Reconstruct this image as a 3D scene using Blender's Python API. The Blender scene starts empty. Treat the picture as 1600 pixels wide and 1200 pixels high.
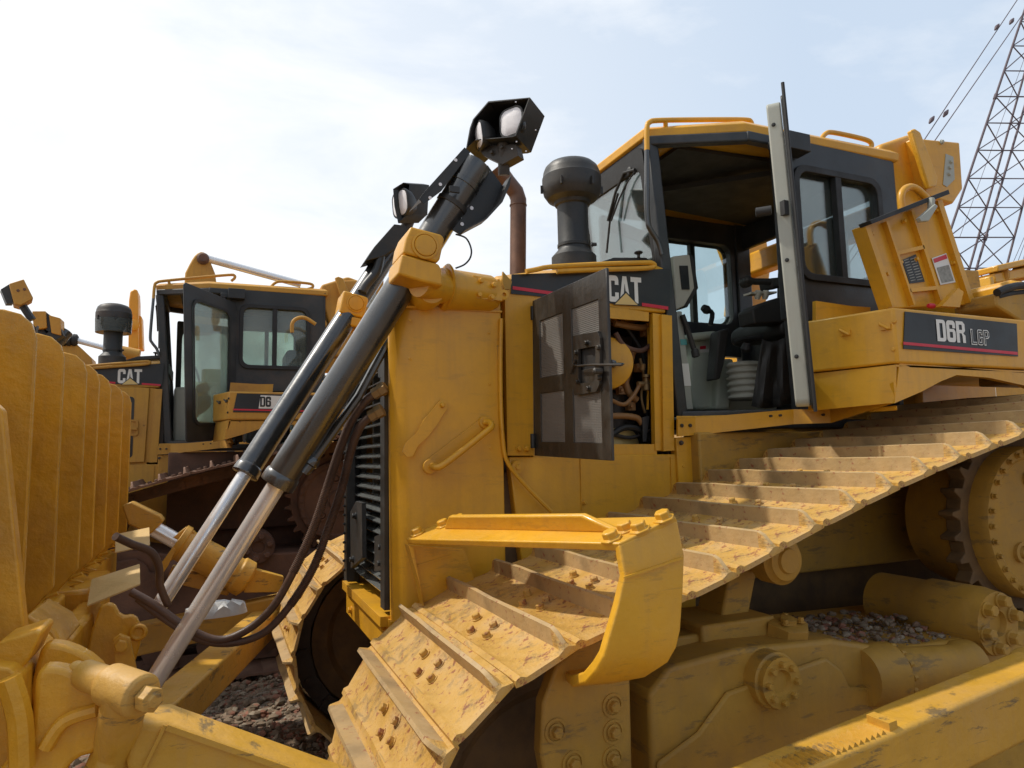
import bpy, bmesh, math, random
from mathutils import Vector, Matrix, noise
random.seed(7)
R = math.radians
SC = bpy.context.scene
COL = SC.collection
# ------------------------------------------------------------------ camera
F = 1067.0; YAW = R(23.3); PITCH = 0.1046; ROLL = 0.021; H = 1.65
fwd = Vector((math.sin(YAW)*math.cos(PITCH), math.cos(YAW)*math.cos(PITCH), math.sin(PITCH)))
r0 = Vector((math.cos(YAW), -math.sin(YAW), 0)); u0 = r0.cross(fwd)
rt = r0*math.cos(ROLL) - u0*math.sin(ROLL); up = u0*math.cos(ROLL) + r0*math.sin(ROLL)
CAM = Vector((0, 0, H))
cd = bpy.data.cameras.new('camera'); cam = bpy.data.objects.new('camera', cd); COL.objects.link(cam)
m = Matrix((rt, up, -fwd)).transposed().to_4x4(); m.translation = CAM
cam.matrix_world = m
cd.sensor_width = 36; cd.lens = 24.0; cd.clip_start = 0.05; cd.clip_end = 3000
SC.camera = cam
# ------------------------------------------------------------------ sun and sky
SUN_EL = R(54); SUN_DIR = Vector((-0.60, 0.33, 0)).normalized()*math.cos(SUN_EL) + Vector((0, 0, math.sin(SUN_EL)))
sd = bpy.data.lights.new('sun', 'SUN'); sd.energy = 3.1; sd.angle = R(1.6); sd.color = (1.0, 0.93, 0.82)
sun = bpy.data.objects.new('sun', sd); COL.objects.link(sun)
sun.rotation_euler = SUN_DIR.to_track_quat('Z', 'Y').to_euler(); sun.location = (0, 0, 30)
W = bpy.data.worlds.new('World'); SC.world = W; W.use_nodes = True
nt = W.node_tree; nt.nodes.clear(); L = nt.links
def WN(t, **k):
    n = nt.nodes.new(t)
    for a, b in k.items(): setattr(n, a, b)
    return n
out = WN('ShaderNodeOutputWorld'); bg = WN('ShaderNodeBackground'); bg.inputs['Strength'].default_value = 0.105
sky = WN('ShaderNodeTexSky', sky_type='NISHITA', sun_disc=False)
sky.sun_elevation = SUN_EL; sky.sun_rotation = math.atan2(SUN_DIR.x, SUN_DIR.y)
sky.air_density = 1.0; sky.dust_density = 1.5
tc = WN('ShaderNodeTexCoord'); mp = WN('ShaderNodeMapping'); mp.inputs['Scale'].default_value = (1.2, 1.2, 3.2)
ns = WN('ShaderNodeTexNoise'); ns.inputs['Scale'].default_value = 1.9; ns.inputs['Detail'].default_value = 9; ns.inputs['Roughness'].default_value = .58; ns.inputs['Distortion'].default_value = .35
L.new(tc.outputs['Generated'], mp.inputs[0]); L.new(mp.outputs[0], ns.inputs['Vector'])
cr = WN('ShaderNodeMapRange'); cr.inputs[1].default_value = .42; cr.inputs[2].default_value = .64
L.new(ns.outputs[0], cr.inputs[0])
dp = WN('ShaderNodeVectorMath', operation='DOT_PRODUCT'); dp.inputs[1].default_value = (-0.80, 0.58, -0.15)
L.new(tc.outputs['Generated'], dp.inputs[0])
gr = WN('ShaderNodeMapRange'); gr.inputs[1].default_value = -0.25; gr.inputs[2].default_value = 0.95
L.new(dp.outputs['Value'], gr.inputs[0])
mt = WN('ShaderNodeMath', operation='MULTIPLY_ADD'); mt.inputs[1].default_value = .50
L.new(cr.outputs[0], mt.inputs[0]); L.new(gr.outputs[0], mt.inputs[2])
cl = WN('ShaderNodeMath', operation='MINIMUM'); cl.inputs[1].default_value = 1.0; L.new(mt.outputs[0], cl.inputs[0])
base = WN('ShaderNodeMix', data_type='RGBA'); base.inputs[0].default_value = .72; base.inputs[7].default_value = (6.9, 8.1, 9.6, 1)
L.new(sky.outputs[0], base.inputs[6])
# the thin cloud veil is brightest ahead of the machines and the sky behind the photographer is dimmed to cut fill
dq_ = WN('ShaderNodeVectorMath', operation='DOT_PRODUCT'); dq_.inputs[1].default_value = (-0.15, 0.98, 0.0); L.new(tc.outputs['Generated'], dq_.inputs[0])
vq = WN('ShaderNodeMapRange'); vq.inputs[1].default_value = -.35; vq.inputs[2].default_value = .35; vq.inputs[3].default_value = .5; vq.inputs[4].default_value = .78; L.new(dq_.outputs['Value'], vq.inputs[0]); L.new(vq.outputs[0], base.inputs[0])
mx = WN('ShaderNodeMix', data_type='RGBA'); mx.inputs[7].default_value = (10.0, 10.1, 10.2, 1)
L.new(cl.outputs[0], mx.inputs[0]); L.new(base.outputs[2], mx.inputs[6])
cb = WN('ShaderNodeMix', data_type='RGBA', blend_type='MULTIPLY'); cb.inputs[0].default_value = 1
v2 = WN('ShaderNodeMapRange'); v2.inputs[1].default_value = -.5; v2.inputs[2].default_value = .25; v2.inputs[3].default_value = .82; v2.inputs[4].default_value = 1.0; L.new(dq_.outputs['Value'], v2.inputs[0])
L.new(mx.outputs[2], cb.inputs[6]); L.new(v2.outputs[0], cb.inputs[7]); L.new(cb.outputs[2], bg.inputs[0]); L.new(bg.outputs[0], out.inputs[0])
SC.view_settings.view_transform = 'Standard'; SC.view_settings.look = 'None'
SC.view_settings.exposure = 0.05; SC.view_settings.gamma = 1
SC.render.engine = 'CYCLES'
SC.cycles.max_bounces = 8; SC.cycles.transparent_max_bounces = 12

# ------------------------------------------------------------------ helpers
def V(*a): return Vector(a)
def P(px, py, Y=None, X=None, Z=None):
    """point of the world where the sight line through a photo pixel meets a plane of the machine"""
    d = fwd + rt*((px-800)/F) - up*((py-600)/F)
    if Y is not None: t = Y/d.y
    elif X is not None: t = X/d.x
    else: t = (Z-H)/d.z
    return CAM + d*t
def mat(name, col, rough=.5, metal=0, var=.12, vscale=6, dirt=None, dirt_amt=.35, dscale=3, bump=.15, bscale=60, coat=0, chips=None, chip_amt=.62, spec=.5, streak=0, scuff=0, bdist=.004):
    m = bpy.data.materials.new(name); m.use_nodes = True; t = m.node_tree; n = t.nodes; l = t.links
    b = n['Principled BSDF']; b.inputs['Roughness'].default_value = rough; b.inputs['Metallic'].default_value = metal
    b.inputs['Specular IOR Level'].default_value = spec
    if coat: b.inputs['Coat Weight'].default_value = coat; b.inputs['Coat Roughness'].default_value = .12
    tcn = n.new('ShaderNodeTexCoord'); co = tcn.outputs['Object']
    def noi(s, det=6, r=.6, src=None):
        q = n.new('ShaderNodeTexNoise'); q.inputs['Scale'].default_value = s; q.inputs['Detail'].default_value = det; q.inputs['Roughness'].default_value = r
        l.new(src or co, q.inputs['Vector']); return q.outputs[0]
    def mr(src, a, c, lo=0, hi=1):
        q = n.new('ShaderNodeMapRange'); q.inputs[1].default_value = a; q.inputs[2].default_value = c; q.inputs[3].default_value = lo; q.inputs[4].default_value = hi
        l.new(src, q.inputs[0]); return q.outputs[0]
    def mix(fac, a, c):
        q = n.new('ShaderNodeMix'); q.data_type = 'RGBA'
        l.new(fac, q.inputs[0])
        for s, i in ((a, 6), (c, 7)):
            if isinstance(s, tuple): q.inputs[i].default_value = (*s, 1)
            else: l.new(s, q.inputs[i])
        return q.outputs[2]
    dark = tuple(c*(1-var) for c in col); lite = tuple(min(1, c*(1+var)) for c in col)
    c = mix(mr(noi(vscale), .3, .7), dark, lite)
    if dirt:
        f = mr(noi(dscale, 10, .68), .45, .75, 0, dirt_amt)
        c = mix(f, c, dirt)
    if streak:
        mpn = n.new('ShaderNodeMapping'); mpn.inputs['Scale'].default_value = (14, 14, 1.2); l.new(co, mpn.inputs[0])
        f = mr(noi(2.2, 6, .6, mpn.outputs[0]), .5, .78, 0, streak)
        c = mix(f, c, dirt or (.12, .08, .05))
    if chips:
        f = mr(noi(dscale*5, 8, .7), chip_amt, chip_amt+.05)
        c = mix(f, c, chips)
    if scuff:
        mps = n.new('ShaderNodeMapping'); mps.inputs['Scale'].default_value = (2.2, 2.2, 9); mps.inputs['Rotation'].default_value = (0, .5, 0); l.new(co, mps.inputs[0])
        c = mix(mr(noi(2.6, 9, .72, mps.outputs[0]), .565, .63, 0, scuff), c, (.09, .075, .05))
        mps = n.new('ShaderNodeMapping'); mps.inputs['Scale'].default_value = (1.2, 1.2, 40); mps.inputs['Rotation'].default_value = (0, -.35, 0); l.new(co, mps.inputs[0])
        c = mix(mr(noi(3.2, 6, .6, mps.outputs[0]), .66, .69, 0, scuff*.8), c, (.14, .10, .06))
    l.new(c, b.inputs['Base Color'])
    rr = mr(noi(vscale*2, 6, .6), .3, .7, max(.02, rough-.1), min(1, rough+.12)); l.new(rr, b.inputs['Roughness'])
    if bump:
        bp = n.new('ShaderNodeBump'); bp.inputs['Strength'].default_value = bump; bp.inputs['Distance'].default_value = bdist
        l.new(noi(bscale, 5, .6), bp.inputs['Height']); l.new(bp.outputs[0], b.inputs['Normal'])
    return m
def glass(name, tint, refl=.12, haze=.0):
    m = bpy.data.materials.new(name); m.use_nodes = True; t = m.node_tree; n = t.nodes; l = t.links; n.clear()
    o = n.new('ShaderNodeOutputMaterial'); tr = n.new('ShaderNodeBsdfTransparent'); tr.inputs[0].default_value = (*tint, 1)
    g = n.new('ShaderNodeBsdfGlossy'); g.inputs['Roughness'].default_value = .03
    df = n.new('ShaderNodeBsdfDiffuse'); df.inputs[0].default_value = (.45, .5, .47, 1)
    fr = n.new('ShaderNodeLayerWeight'); fr.inputs[0].default_value = .25
    a = n.new('ShaderNodeMath'); a.operation = 'MULTIPLY_ADD'; a.inputs[1].default_value = .7; a.inputs[2].default_value = refl*.4; l.new(fr.outputs['Fresnel'], a.inputs[0])
    mm = n.new('ShaderNodeMixShader'); l.new(a.outputs[0], mm.inputs[0]); l.new(tr.outputs[0], mm.inputs[1]); l.new(g.outputs[0], mm.inputs[2])
    tcn = n.new('ShaderNodeTexCoord'); q = n.new('ShaderNodeTexNoise'); q.inputs['Scale'].default_value = 3; q.inputs['Detail'].default_value = 8; l.new(tcn.outputs['Object'], q.inputs[0])
    h = n.new('ShaderNodeMapRange'); h.inputs[1].default_value = .35; h.inputs[2].default_value = .75; h.inputs[3].default_value = haze*.4; h.inputs[4].default_value = haze*1.6; l.new(q.outputs[0], h.inputs[0])
    m2 = n.new('ShaderNodeMixShader'); l.new(h.outputs[0], m2.inputs[0]); l.new(mm.outputs[0], m2.inputs[1]); l.new(df.outputs[0], m2.inputs[2])
    l.new(m2.outputs[0], o.inputs[0]); return m

DUST = (.30, .22, .13); RUST = (.16, .06, .03)
M = dict(
 yellow=mat('yellow_paint', (.72, .36, .016), .42, var=.08, vscale=3, dirt=(.44, .22, .035), dirt_amt=.6, dscale=2.6, bump=.28, bscale=35, coat=.15, chips=(.22, .11, .04), chip_amt=.69, streak=.35, scuff=.12),
 yellow_new=mat('fresh_yellow_paint', (.72, .375, .022), .40, var=.08, dirt=(.46, .25, .06), dirt_amt=.6, bump=.4, bscale=22, bdist=.007, coat=.2, chips=(.26, .13, .05), chip_amt=.70, streak=.3, scuff=.22),
 yellow_dusty=mat('dusty_yellow_paint', (.46, .255, .035), .6, scuff=.5, var=.15, bdist=.008, dirt=(.30, .18, .06), dirt_amt=.85, dscale=2.5, bump=.3, bscale=30, chips=(.14, .08, .04), chip_amt=.73, streak=.3),
 yellow_old=mat('weathered_yellow_paint', (.58, .30, .04), .6, var=.12, dirt=(.28, .13, .05), dirt_amt=.7, bump=.3, chips=(.12, .05, .02), chip_amt=.66, streak=.35),
 shoe=mat('worn_track_shoe', (.58, .335, .07), .6, var=.25, vscale=7, dirt=(.38, .275, .165), dirt_amt=.9, dscale=7, bump=1.0, bscale=30, bdist=.007, chips=(.31, .12, .045), chip_amt=.565, scuff=.45),
 grouser=mat('bare_grouser_steel', (.40, .28, .14), .6, metal=0, var=.3, vscale=9, dirt=(.50, .32, .12), dirt_amt=.8, dscale=6, bump=.6, bscale=50, chips=(.30, .10, .05), chip_amt=.60),
 shoe_old=mat('rusty_track_shoe', (.16, .085, .055), .75, var=.3, dirt=(.22, .14, .09), dirt_amt=.7, bump=.6),
 rust=mat('rusty_steel', (.12, .065, .045), .75, var=.35, dirt=(.2, .10, .06), dirt_amt=.6, bump=.5),
 steel_dark=mat('greasy_dark_steel', (.045, .038, .032), .55, var=.3, dirt=(.12, .08, .05), dirt_amt=.6, bump=.4),
 black=mat('black_gloss_paint', (.014, .015, .015), .30, var=.2, dirt=(.09, .08, .07), dirt_amt=.4, bump=.1, coat=1.0, spec=.8),
 black_matt=mat('black_sheet_paint', (.020, .022, .023), .48, var=.2, dirt=(.14, .12, .10), dirt_amt=.35, bump=.2),
 screen=mat('dark_brown_sheet', (.022, .020, .018), .42, var=.25, dirt=(.10, .085, .065), dirt_amt=.5, bump=.25, streak=.3),
 grey=mat('slate_grey_paint', (.028, .032, .036), .4, var=.15, dirt=(.16, .14, .12), dirt_amt=.3, bump=.15),
 grey_old=mat('weathered_slate_paint', (.034, .038, .040), .55, var=.25, dirt=(.15, .10, .07), dirt_amt=.5, bump=.2),
 chrome=mat('polished_chrome', (.93, .93, .93), .2, metal=.5, var=.04, dirt=(.62, .58, .52), dirt_amt=.3, dscale=5, bump=.02),
 exhaust=mat('heat_stained_pipe', (.17, .095, .065), .42, metal=.4, var=.35, vscale=9, dirt=(.08, .05, .04), dirt_amt=.5, bump=.2),
 hose=mat('rubber_hose', (.075, .038, .024), .5, var=.3, dirt=(.16, .09, .05), dirt_amt=.5, bump=.3),
 rubber=mat('black_rubber', (.02, .02, .02), .6, bump=.2),
 trim=mat('pale_grey_plastic', (.40, .42, .37), .5, var=.08, dirt=(.30, .27, .22), dirt_amt=.5, bump=.1, streak=.25),
 console=mat('beige_plastic', (.55, .54, .46), .5, var=.08, dirt=(.25, .23, .18), dirt_amt=.4, bump=.1),
 vinyl=mat('black_vinyl', (.035, .033, .031), .6, var=.2, bump=.3),
 white=mat('white_letter_film', (.80, .80, .76), .45, var=.04, dirt=(.5, .45, .38), dirt_amt=.3, bump=0),
 film=mat('black_decal_film', (.016, .017, .018), .4, var=.2, dirt=(.08, .07, .06), dirt_amt=.4, bump=.05),
 red=mat('red_decal_film', (.60, .02, .045), .4, var=.05, bump=0),
 teal=mat('teal_decal_film', (.10, .35, .35), .4, bump=0),
 cream=mat('cream_triangle_film', (.72, .52, .20), .45, var=.04, bump=0),
 lens=mat('frosted_lamp_lens', (.86, .84, .86), .12, var=.06, vscale=20, bump=.25, bscale=120, coat=.6),
 orange=mat('orange_paint', (.85, .36, .02), .45, var=.08, dirt=(.5, .25, .05), dirt_amt=.3),
 crane=mat('purple_brown_steel', (.10, .072, .085), .6, var=.2, bump=.1),
 cloth=mat('dirty_white_cloth', (.55, .55, .54), .9, var=.2, bump=.5),
 glass=glass('pale_cab_glass', (.86, .94, .92), .25, .05),
 glass_front=glass('sky_reflecting_windshield', (.86, .95, .93), .45, .04),
 glass2=glass('dusty_cab_glass', (.78, .86, .80), .15, .22),
)
KEEP = {'grille', 'rubble', 'guard_coil', 'ventilation_mesh', 'lid_ribs', 'chart_rows', 'lattice_boom', 'track', 'headliner', 'engine_hose', 'engine', 'lettering', 'letter_inside', 'pendant_cable', 'serrated_tread', 'main_frame', 'red_stripe', 'linkage', 'ventilation_slots'}
class MB:
    def __init__(s): s.v = []; s.f = []; s.ch = []
    def add(s, vs, fs):
        o = len(s.v); q = len(s.f); s.v += [Vector(x) for x in vs]; s.f += [tuple(i+o for i in f) for f in fs]; s.ch.append((o, len(s.v), q, len(s.f))); return s
    def box(s, a, b, M4=None):
        (x0, y0, z0), (x1, y1, z1) = a, b
        vs = [V(x, y, z) for z in (z0, z1) for y in (y0, y1) for x in (x0, x1)]
        if M4: vs = [M4 @ v for v in vs]
        return s.add(vs, [(0, 2, 3, 1), (4, 5, 7, 6), (0, 1, 5, 4), (2, 6, 7, 3), (0, 4, 6, 2), (1, 3, 7, 5)])
    def prism(s, pts, vec):
        n = len(pts); vec = Vector(vec)
        vs = [Vector(p) for p in pts]; vs += [p+vec for p in vs]
        return s.add(vs, [tuple(range(n))[::-1], tuple(range(n, 2*n))]+[(i, (i+1) % n, (i+1) % n+n, i+n) for i in range(n)])
    def loft(s, loops, cap=True):
        n = len(loops[0]); vs = [p for lp in loops for p in lp]; fs = []
        for k in range(len(loops)-1):
            for i in range(n):
                j = (i+1) % n; fs.append((k*n+i, k*n+j, (k+1)*n+j, (k+1)*n+i))
        if cap: fs += [tuple(range(n))[::-1], tuple(range((len(loops)-1)*n, len(loops)*n))]
        return s.add(vs, fs)
    def beam(s, a, b, w, h, side=(0, 1, 0), w2=None, h2=None):
        a, b = Vector(a), Vector(b); d = (b-a).normalized(); sd_ = Vector(side); sd_ = (sd_-d*sd_.dot(d)).normalized(); n = d.cross(sd_)
        def lp(c, w, h): return [c+sd_*x*w/2+n*y*h/2 for x, y in ((-1, -1), (1, -1), (1, 1), (-1, 1))]
        return s.loft([lp(a, w, h), lp(b, w2 or w, h2 or h)])
    def tube(s, pts, r, n=10, sm=0, cap=True):
        pts = [Vector(p) for p in pts]
        if sm and len(pts) > 2:
            q = []
            for i in range(len(pts)-1):
                p0 = pts[max(0, i-1)]; p1 = pts[i]; p2 = pts[i+1]; p3 = pts[min(len(pts)-1, i+2)]
                for k in range(sm):
                    t = k/sm
                    q.append(.5*((2*p1)+(p2-p0)*t+(2*p0-5*p1+4*p2-p3)*t*t+(3*p1-p0-3*p2+p3)*t**3))
            q.append(pts[-1]); pts = q
        loops = []; ref = None
        for i, p in enumerate(pts):
            d = (pts[min(i+1, len(pts)-1)]-pts[max(i-1, 0)]).normalized()
            if ref is None: ref = d.orthogonal().normalized()
            ref = (ref-d*ref.dot(d)).normalized(); b = d.cross(ref)
            rr = r[i] if isinstance(r, (list, tuple)) and len(r) == len(pts) else (r if not isinstance(r, (list, tuple)) else r[0])
            loops.append([p+(ref*math.cos(a)+b*math.sin(a))*rr for a in [2*math.pi*k/n for k in range(n)]])
        return s.loft(loops, cap)
    def lathe(s, o, ax, prof, n=24):
        o = Vector(o); ax = Vector(ax).normalized(); a = ax.orthogonal().normalized(); b = ax.cross(a)
        return s.loft([[o+ax*h+(a*math.cos(t)+b*math.sin(t))*max(r, .0005) for t in [2*math.pi*k/n for k in range(n)]] for r, h in prof])
    def bolt(s, c, ax, r=.014, h=.012):
        c = Vector(c); ax = Vector(ax).normalized()
        s.lathe(c, ax, [(r*1.45, 0), (r*1.45, h*.3), (r*1.4, h*.31)], 14)
        return s.lathe(c+ax*h*.3, ax, [(r*1.1, 0), (r*1.1, h*.85), (r*.9, h)], 6)
    def ring(s, outer, inner, vec):
        n = len(outer); vec = Vector(vec); vs = [Vector(p) for p in outer+inner]; vs += [p+vec for p in vs]; fs = []
        for i in range(n):
            j = (i+1) % n
            fs += [(i, j, n+j, n+i), (2*n+i, 3*n+i, 3*n+j, 2*n+j), (i, 2*n+i, 2*n+j, j), (n+i, n+j, 3*n+j, 3*n+i)]
        return s.add(vs, fs)
    def build(s, name, mt, parent=None, bevel=0, seg=2, org=None, ang=35, sub=0):
        if name not in KEEP and parent is not None and len(s.ch) > 1:
            bb = []
            for a, b_, c, d in s.ch:
                vs = s.v[a:b_]; bb.append(([min(v[i] for v in vs)-.004 for i in range(3)], [max(v[i] for v in vs)+.004 for i in range(3)]))
            par = list(range(len(bb)))
            def find(i):
                while par[i] != i: i = par[i]
                return i
            for i in range(len(bb)):
                for j in range(i):
                    if all(bb[i][0][k] < bb[j][1][k] and bb[j][0][k] < bb[i][1][k] for k in range(3)): par[find(i)] = find(j)
            cl_ = {}
            for i in range(len(bb)): cl_.setdefault(find(i), []).append(s.ch[i])
            if len(cl_) > 1:
                obs = []
                for g_ in cl_.values():
                    mb = MB()
                    for a, b_, c, d in g_: mb.add(s.v[a:b_], [tuple(i-a for i in f) for f in s.f[c:d]])
                    mb.ch = mb.ch[:1]; obs.append((len(mb.v), mb.build(name, mt, parent, bevel, seg, org, ang, sub)))
                return max(obs, key=lambda t: t[0])[1]
        me = bpy.data.meshes.new(name); o = bpy.data.objects.new(name, me)
        off = Vector(org) if org is not None else (parent_org(parent) if parent else V(0, 0, 0))
        me.from_pydata([v-off for v in s.v], [], s.f); bm = bmesh.new(); bm.from_mesh(me)
        bmesh.ops.recalc_face_normals(bm, faces=bm.faces); bm.to_mesh(me); bm.free()
        me.materials.append(mt if not isinstance(mt, str) else M[mt]); me.polygons.foreach_set('use_smooth', [True]*len(me.polygons))
        me.set_sharp_from_angle(angle=R(ang)); COL.objects.link(o)
        if parent: o.parent = parent
        elif org is not None: o.location = off
        if bevel:
            b = o.modifiers.new('b', 'BEVEL'); b.width = bevel; b.segments = seg; b.limit_method = 'ANGLE'; b.angle_limit = R(35); b.use_clamp_overlap = True
        return o
ORG = {}
def parent_org(p):
    while p.parent: p = p.parent
    return ORG.get(p.name, p.location)
def thing(name, label, cat, loc=(0, 0, 0), group=None):
    o = bpy.data.objects.new(name, None); o.empty_display_size = .3; COL.objects.link(o); o.location = loc
    o['label'] = label; o['category'] = cat
    if group: o['group'] = group
    ORG[o.name] = Vector(loc); return o
def tag(o, label=None, cat=None, group=None, kind=None):
    for k, v in (('label', label), ('category', cat), ('group', group), ('kind', kind)):
        if v: o[k] = v
    return o
def rrect(cx, cy, w, h, r, k=5):
    pts = []
    for sx, sy, a0 in ((1, 1, 0), (-1, 1, 90), (-1, -1, 180), (1, -1, 270)):
        for i in range(k):
            a = R(a0+90*i/(k-1)); pts.append((cx+sx*(w/2-r)+r*math.cos(a), cy+sy*(h/2-r)+r*math.sin(a)))
    return pts
def rr4(x0, y0, x1, y1, rs, k=5):
    pts = []
    for (cx, cy), r, a0 in (((x1, y1), rs[0], 0), ((x0, y1), rs[1], 90), ((x0, y0), rs[2], 180), ((x1, y0), rs[3], 270)):
        ox = cx-r if cx == x1 else cx+r; oy = cy-r if cy == y1 else cy+r
        for q in range(k):
            a = R(a0+90*q/(k-1)); pts.append((ox+r*math.cos(a), oy+r*math.sin(a)))
    return pts
def glyph(ch, t=2.0, e=0.0):
    """convex pieces of a condensed block letter in a 6 by 10 cell; e insets the outline, t is the stroke"""
    x0, y0, x1, y1 = e, e, 6-e, 10-e; R_ = 1.7-e; ri = max(.15, R_-t*.75); ps = []
    def rect(a, b, c, d): ps.append([(a, b), (c, b), (c, d), (a, d)])
    def band(o, i, skip=()):
        n = len(o)
        for q in range(n):
            if q in skip: continue
            w = (q+1) % n; ps.append([o[q], o[w], i[w], i[q]])
    if ch in 'CG6':
        band(rr4(x0, y0, x1, y1, [R_]*4), rr4(x0+t, y0+t, x1-t, y1-t, [ri]*4), (19,))
        rect(x1-t, 6.5+e*.5, x1, y1-R_); ps[-1] = [(x1-t, 6.5+e*.6), (x1, 6.5+e*.6), (x1, y1-R_), (x1-t, y1-t-ri)]
        top = 3.6 if ch == 'C' else (4.2-e*.2 if ch == 'G' else 4.4)
        if ch == 'C': ps.append([(x1-t, y0+t+ri), (x1, y0+R_), (x1, top-e*.6), (x1-t, top-e*.6)])
        elif ch == 'G':
            ps.append([(x1-t, y0+t+ri), (x1, y0+R_), (x1, 5.4-e), (x1-t, 5.4-e)]); rect(3.1+e, 5.4-e-min(t, 1.5), x1-t, 5.4-e)
        else:
            ps.append([(x1-t, y0+t+ri), (x1, y0+R_), (x1, 4.9), (x1-t, 4.7)]); ps.append([(x1-t, 4.7), (x1, 4.9), (x1-.9, 6.1), (x1-t, 6.1)]); rect(x0+t, 4.7, x1-t, 6.1)
    elif ch == 'D': band(rr4(x0, y0, x1, y1, [R_, .01, .01, R_]), rr4(x0+t, y0+t*.8, x1-t, y1-t*.8, [ri, .01, .01, ri]))
    elif ch == 'A':
        ps += [[(0, 0), (1.9, 0), (3.0, 7.4), (3.0, 10), (1.9, 10)], [(6, 0), (4.1, 0), (3.0, 7.4), (3.0, 10), (4.1, 10)], [(2.25, 1.9), (3.75, 1.9), (3.52, 3.6), (2.48, 3.6)]]
    elif ch == 'T': rect(0, 8.1, 6, 10); rect(2, 0, 4, 8.1)
    elif ch == 'L': rect(x0, y0, x0+t, y1); rect(x0+t, y0, x1, y0+t*.9)
    elif ch in 'RP':
        rect(x0, y0, x0+t, y1); m = 4.4+e
        o = [(x0+t, y1), (x1-1.4, y1), (x1, y1-1.3), (x1, m+1.3), (x1-1.4, m), (x0+t, m)]
        i = [(x0+t, y1-t*.8), (x1-t-.2, y1-t*.8), (x1-t, y1-t*.8-.3), (x1-t, m+t*.8+.3), (x1-t-.2, m+t*.8), (x0+t, m+t*.8)]
        for q in range(5): ps.append([o[q], o[q+1], i[q+1], i[q]])
        if ch == 'R': ps.append([(x1-t-.6, m), (x1-1.4, m), (x1, m-1.0), (x1, y0), (x1-t, y0), (x1-t, m-1.3)])
    return ps
def text_mb(txt, o, ux, uz, height, width, name='lettering', mt='white', parent=None, t=2.0, e=0.0, gap=.55, depth=.0012):
    """writing set in block letters, height and total width in metres"""
    o = Vector(o); ux = Vector(ux).normalized(); uz = Vector(uz).normalized(); nn = ux.cross(uz); n = len(txt)
    sx = width/(6*n+gap*(n-1)); sy = height/10; mb = MB()
    for k, c in enumerate(txt):
        for p in glyph(c, t, e): mb.add([o+ux*((x+k*(6+gap))*sx)+uz*(y*sy)+nn*depth for x, y in p], [tuple(range(len(p)))])
    ob = mb.build(name, mt, parent, ang=5)
    for p in ob.data.polygons:
        if p.normal.dot(nn) < 0: p.flip()
    return ob
def smooth_poly(pts, it=2):
    for _ in range(it):
        q = []
        for i in range(len(pts)):
            a, b = pts[i], pts[(i+1) % len(pts)]
            q += [tuple(a[k]*.75+b[k]*.25 for k in range(len(a))), tuple(a[k]*.25+b[k]*.75 for k in range(len(a)))]
        pts = q
    return pts
YC = 3.2
def mir(p): p = Vector(p); p.y = 2*YC-p.y; return p

# ------------------------------------------------------------------ track
def track_path(n):
    pts = []
    def arc(cx, cz, r, a0, a1, k):
        for i in range(k+1):
            a = R(a0+(a1-a0)*i/k); pts.append((cx+r*math.cos(a), cz+r*math.sin(a)))
    arc(.95, .60, .545, -90, -255, 30)
    for p in ((.95, 1.172), (1.1, 1.21), (1.3, 1.262), (1.55, 1.345), (1.8, 1.425), (2.1, 1.513), (2.45, 1.60), (2.79, 1.68)): pts.append(p)
    arc(3.42, 1.30, .52, 107, -22, 24)
    arc(4.15, .56, .50, 18, -90, 14)
    pts.append(pts[0])
    d = [0]
    for a, b in zip(pts, pts[1:]): d.append(d[-1]+math.hypot(b[0]-a[0], b[1]-a[1]))
    tot = d[-1]; res = []; j = 0
    for i in range(n):
        s_ = (i+.35)*tot/n
        while d[j+1] < s_: j += 1
        t = (s_-d[j])/(d[j+1]-d[j]); a, b = pts[j], pts[j+1]
        res.append((a[0]+(b[0]-a[0])*t, a[1]+(b[1]-a[1])*t, s_))
    outp = []
    for i in range(n):
        a, b = res[i-1], res[(i+1) % n]; ang = math.atan2(b[1]-a[1], b[0]-a[0]); outp.append((res[i][0], res[i][1], ang))
    return outp, tot/n
NSHOE = 56
PATH, PITCHL = track_path(NSHOE)
def shoe_mesh(key, m1, m2):
    L_ = PITCHL*1.08; hw = .48; a = -L_/2; b = L_/2
    mb = MB()
    def prof(y, g):   # g grouser height
        return [V(a, y, .010), V(a+.005, y, .026), V(a+.022, y, .029), V(a+.036, y, .019), V(b-.062, y, .018), V(b-.050, y, .022), V(b-.040, y, g), V(b-.028, y, g), V(b-.018, y, .021), V(b+.001, y, .012), V(b-.004, y, .004), V(b-.05, y, .004), V(a+.05, y, .004), V(a+.02, y, .006)]
    mb.loft([prof(-hw, .026), prof(-hw+.008, .034), prof(-hw+.030, .060), prof(-hw+.05, .068), prof(-hw+.3, .071), prof(0, .069), prof(hw-.3, .071), prof(hw-.05, .068), prof(hw-.030, .060), prof(hw-.008, .034), prof(hw, .026)])
    for y, t in ((-.14, .07), (-.04, .055), (.03, .105), (-.10, .112)):
        mb.bolt((a+t, y, .018), (0, 0, 1), .0115, .016)
    me_o = mb.build('track_shoe', m1, None); me = me_o.data; me.materials.append(M[m2] if isinstance(m2, str) else m2)
    for p in me.polygons:
        c = p.center
        if c.z > .045 and c.x > b-.08: p.material_index = 1
    for v in me.vertices:   # slight wear so that no plate is perfectly flat
        v.co.z += noise.noise(v.co*7)*.004; v.co.x += noise.noise(v.co*11+V(3, 0, 0))*.003
    bpy.data.objects.remove(me_o); return me
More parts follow.
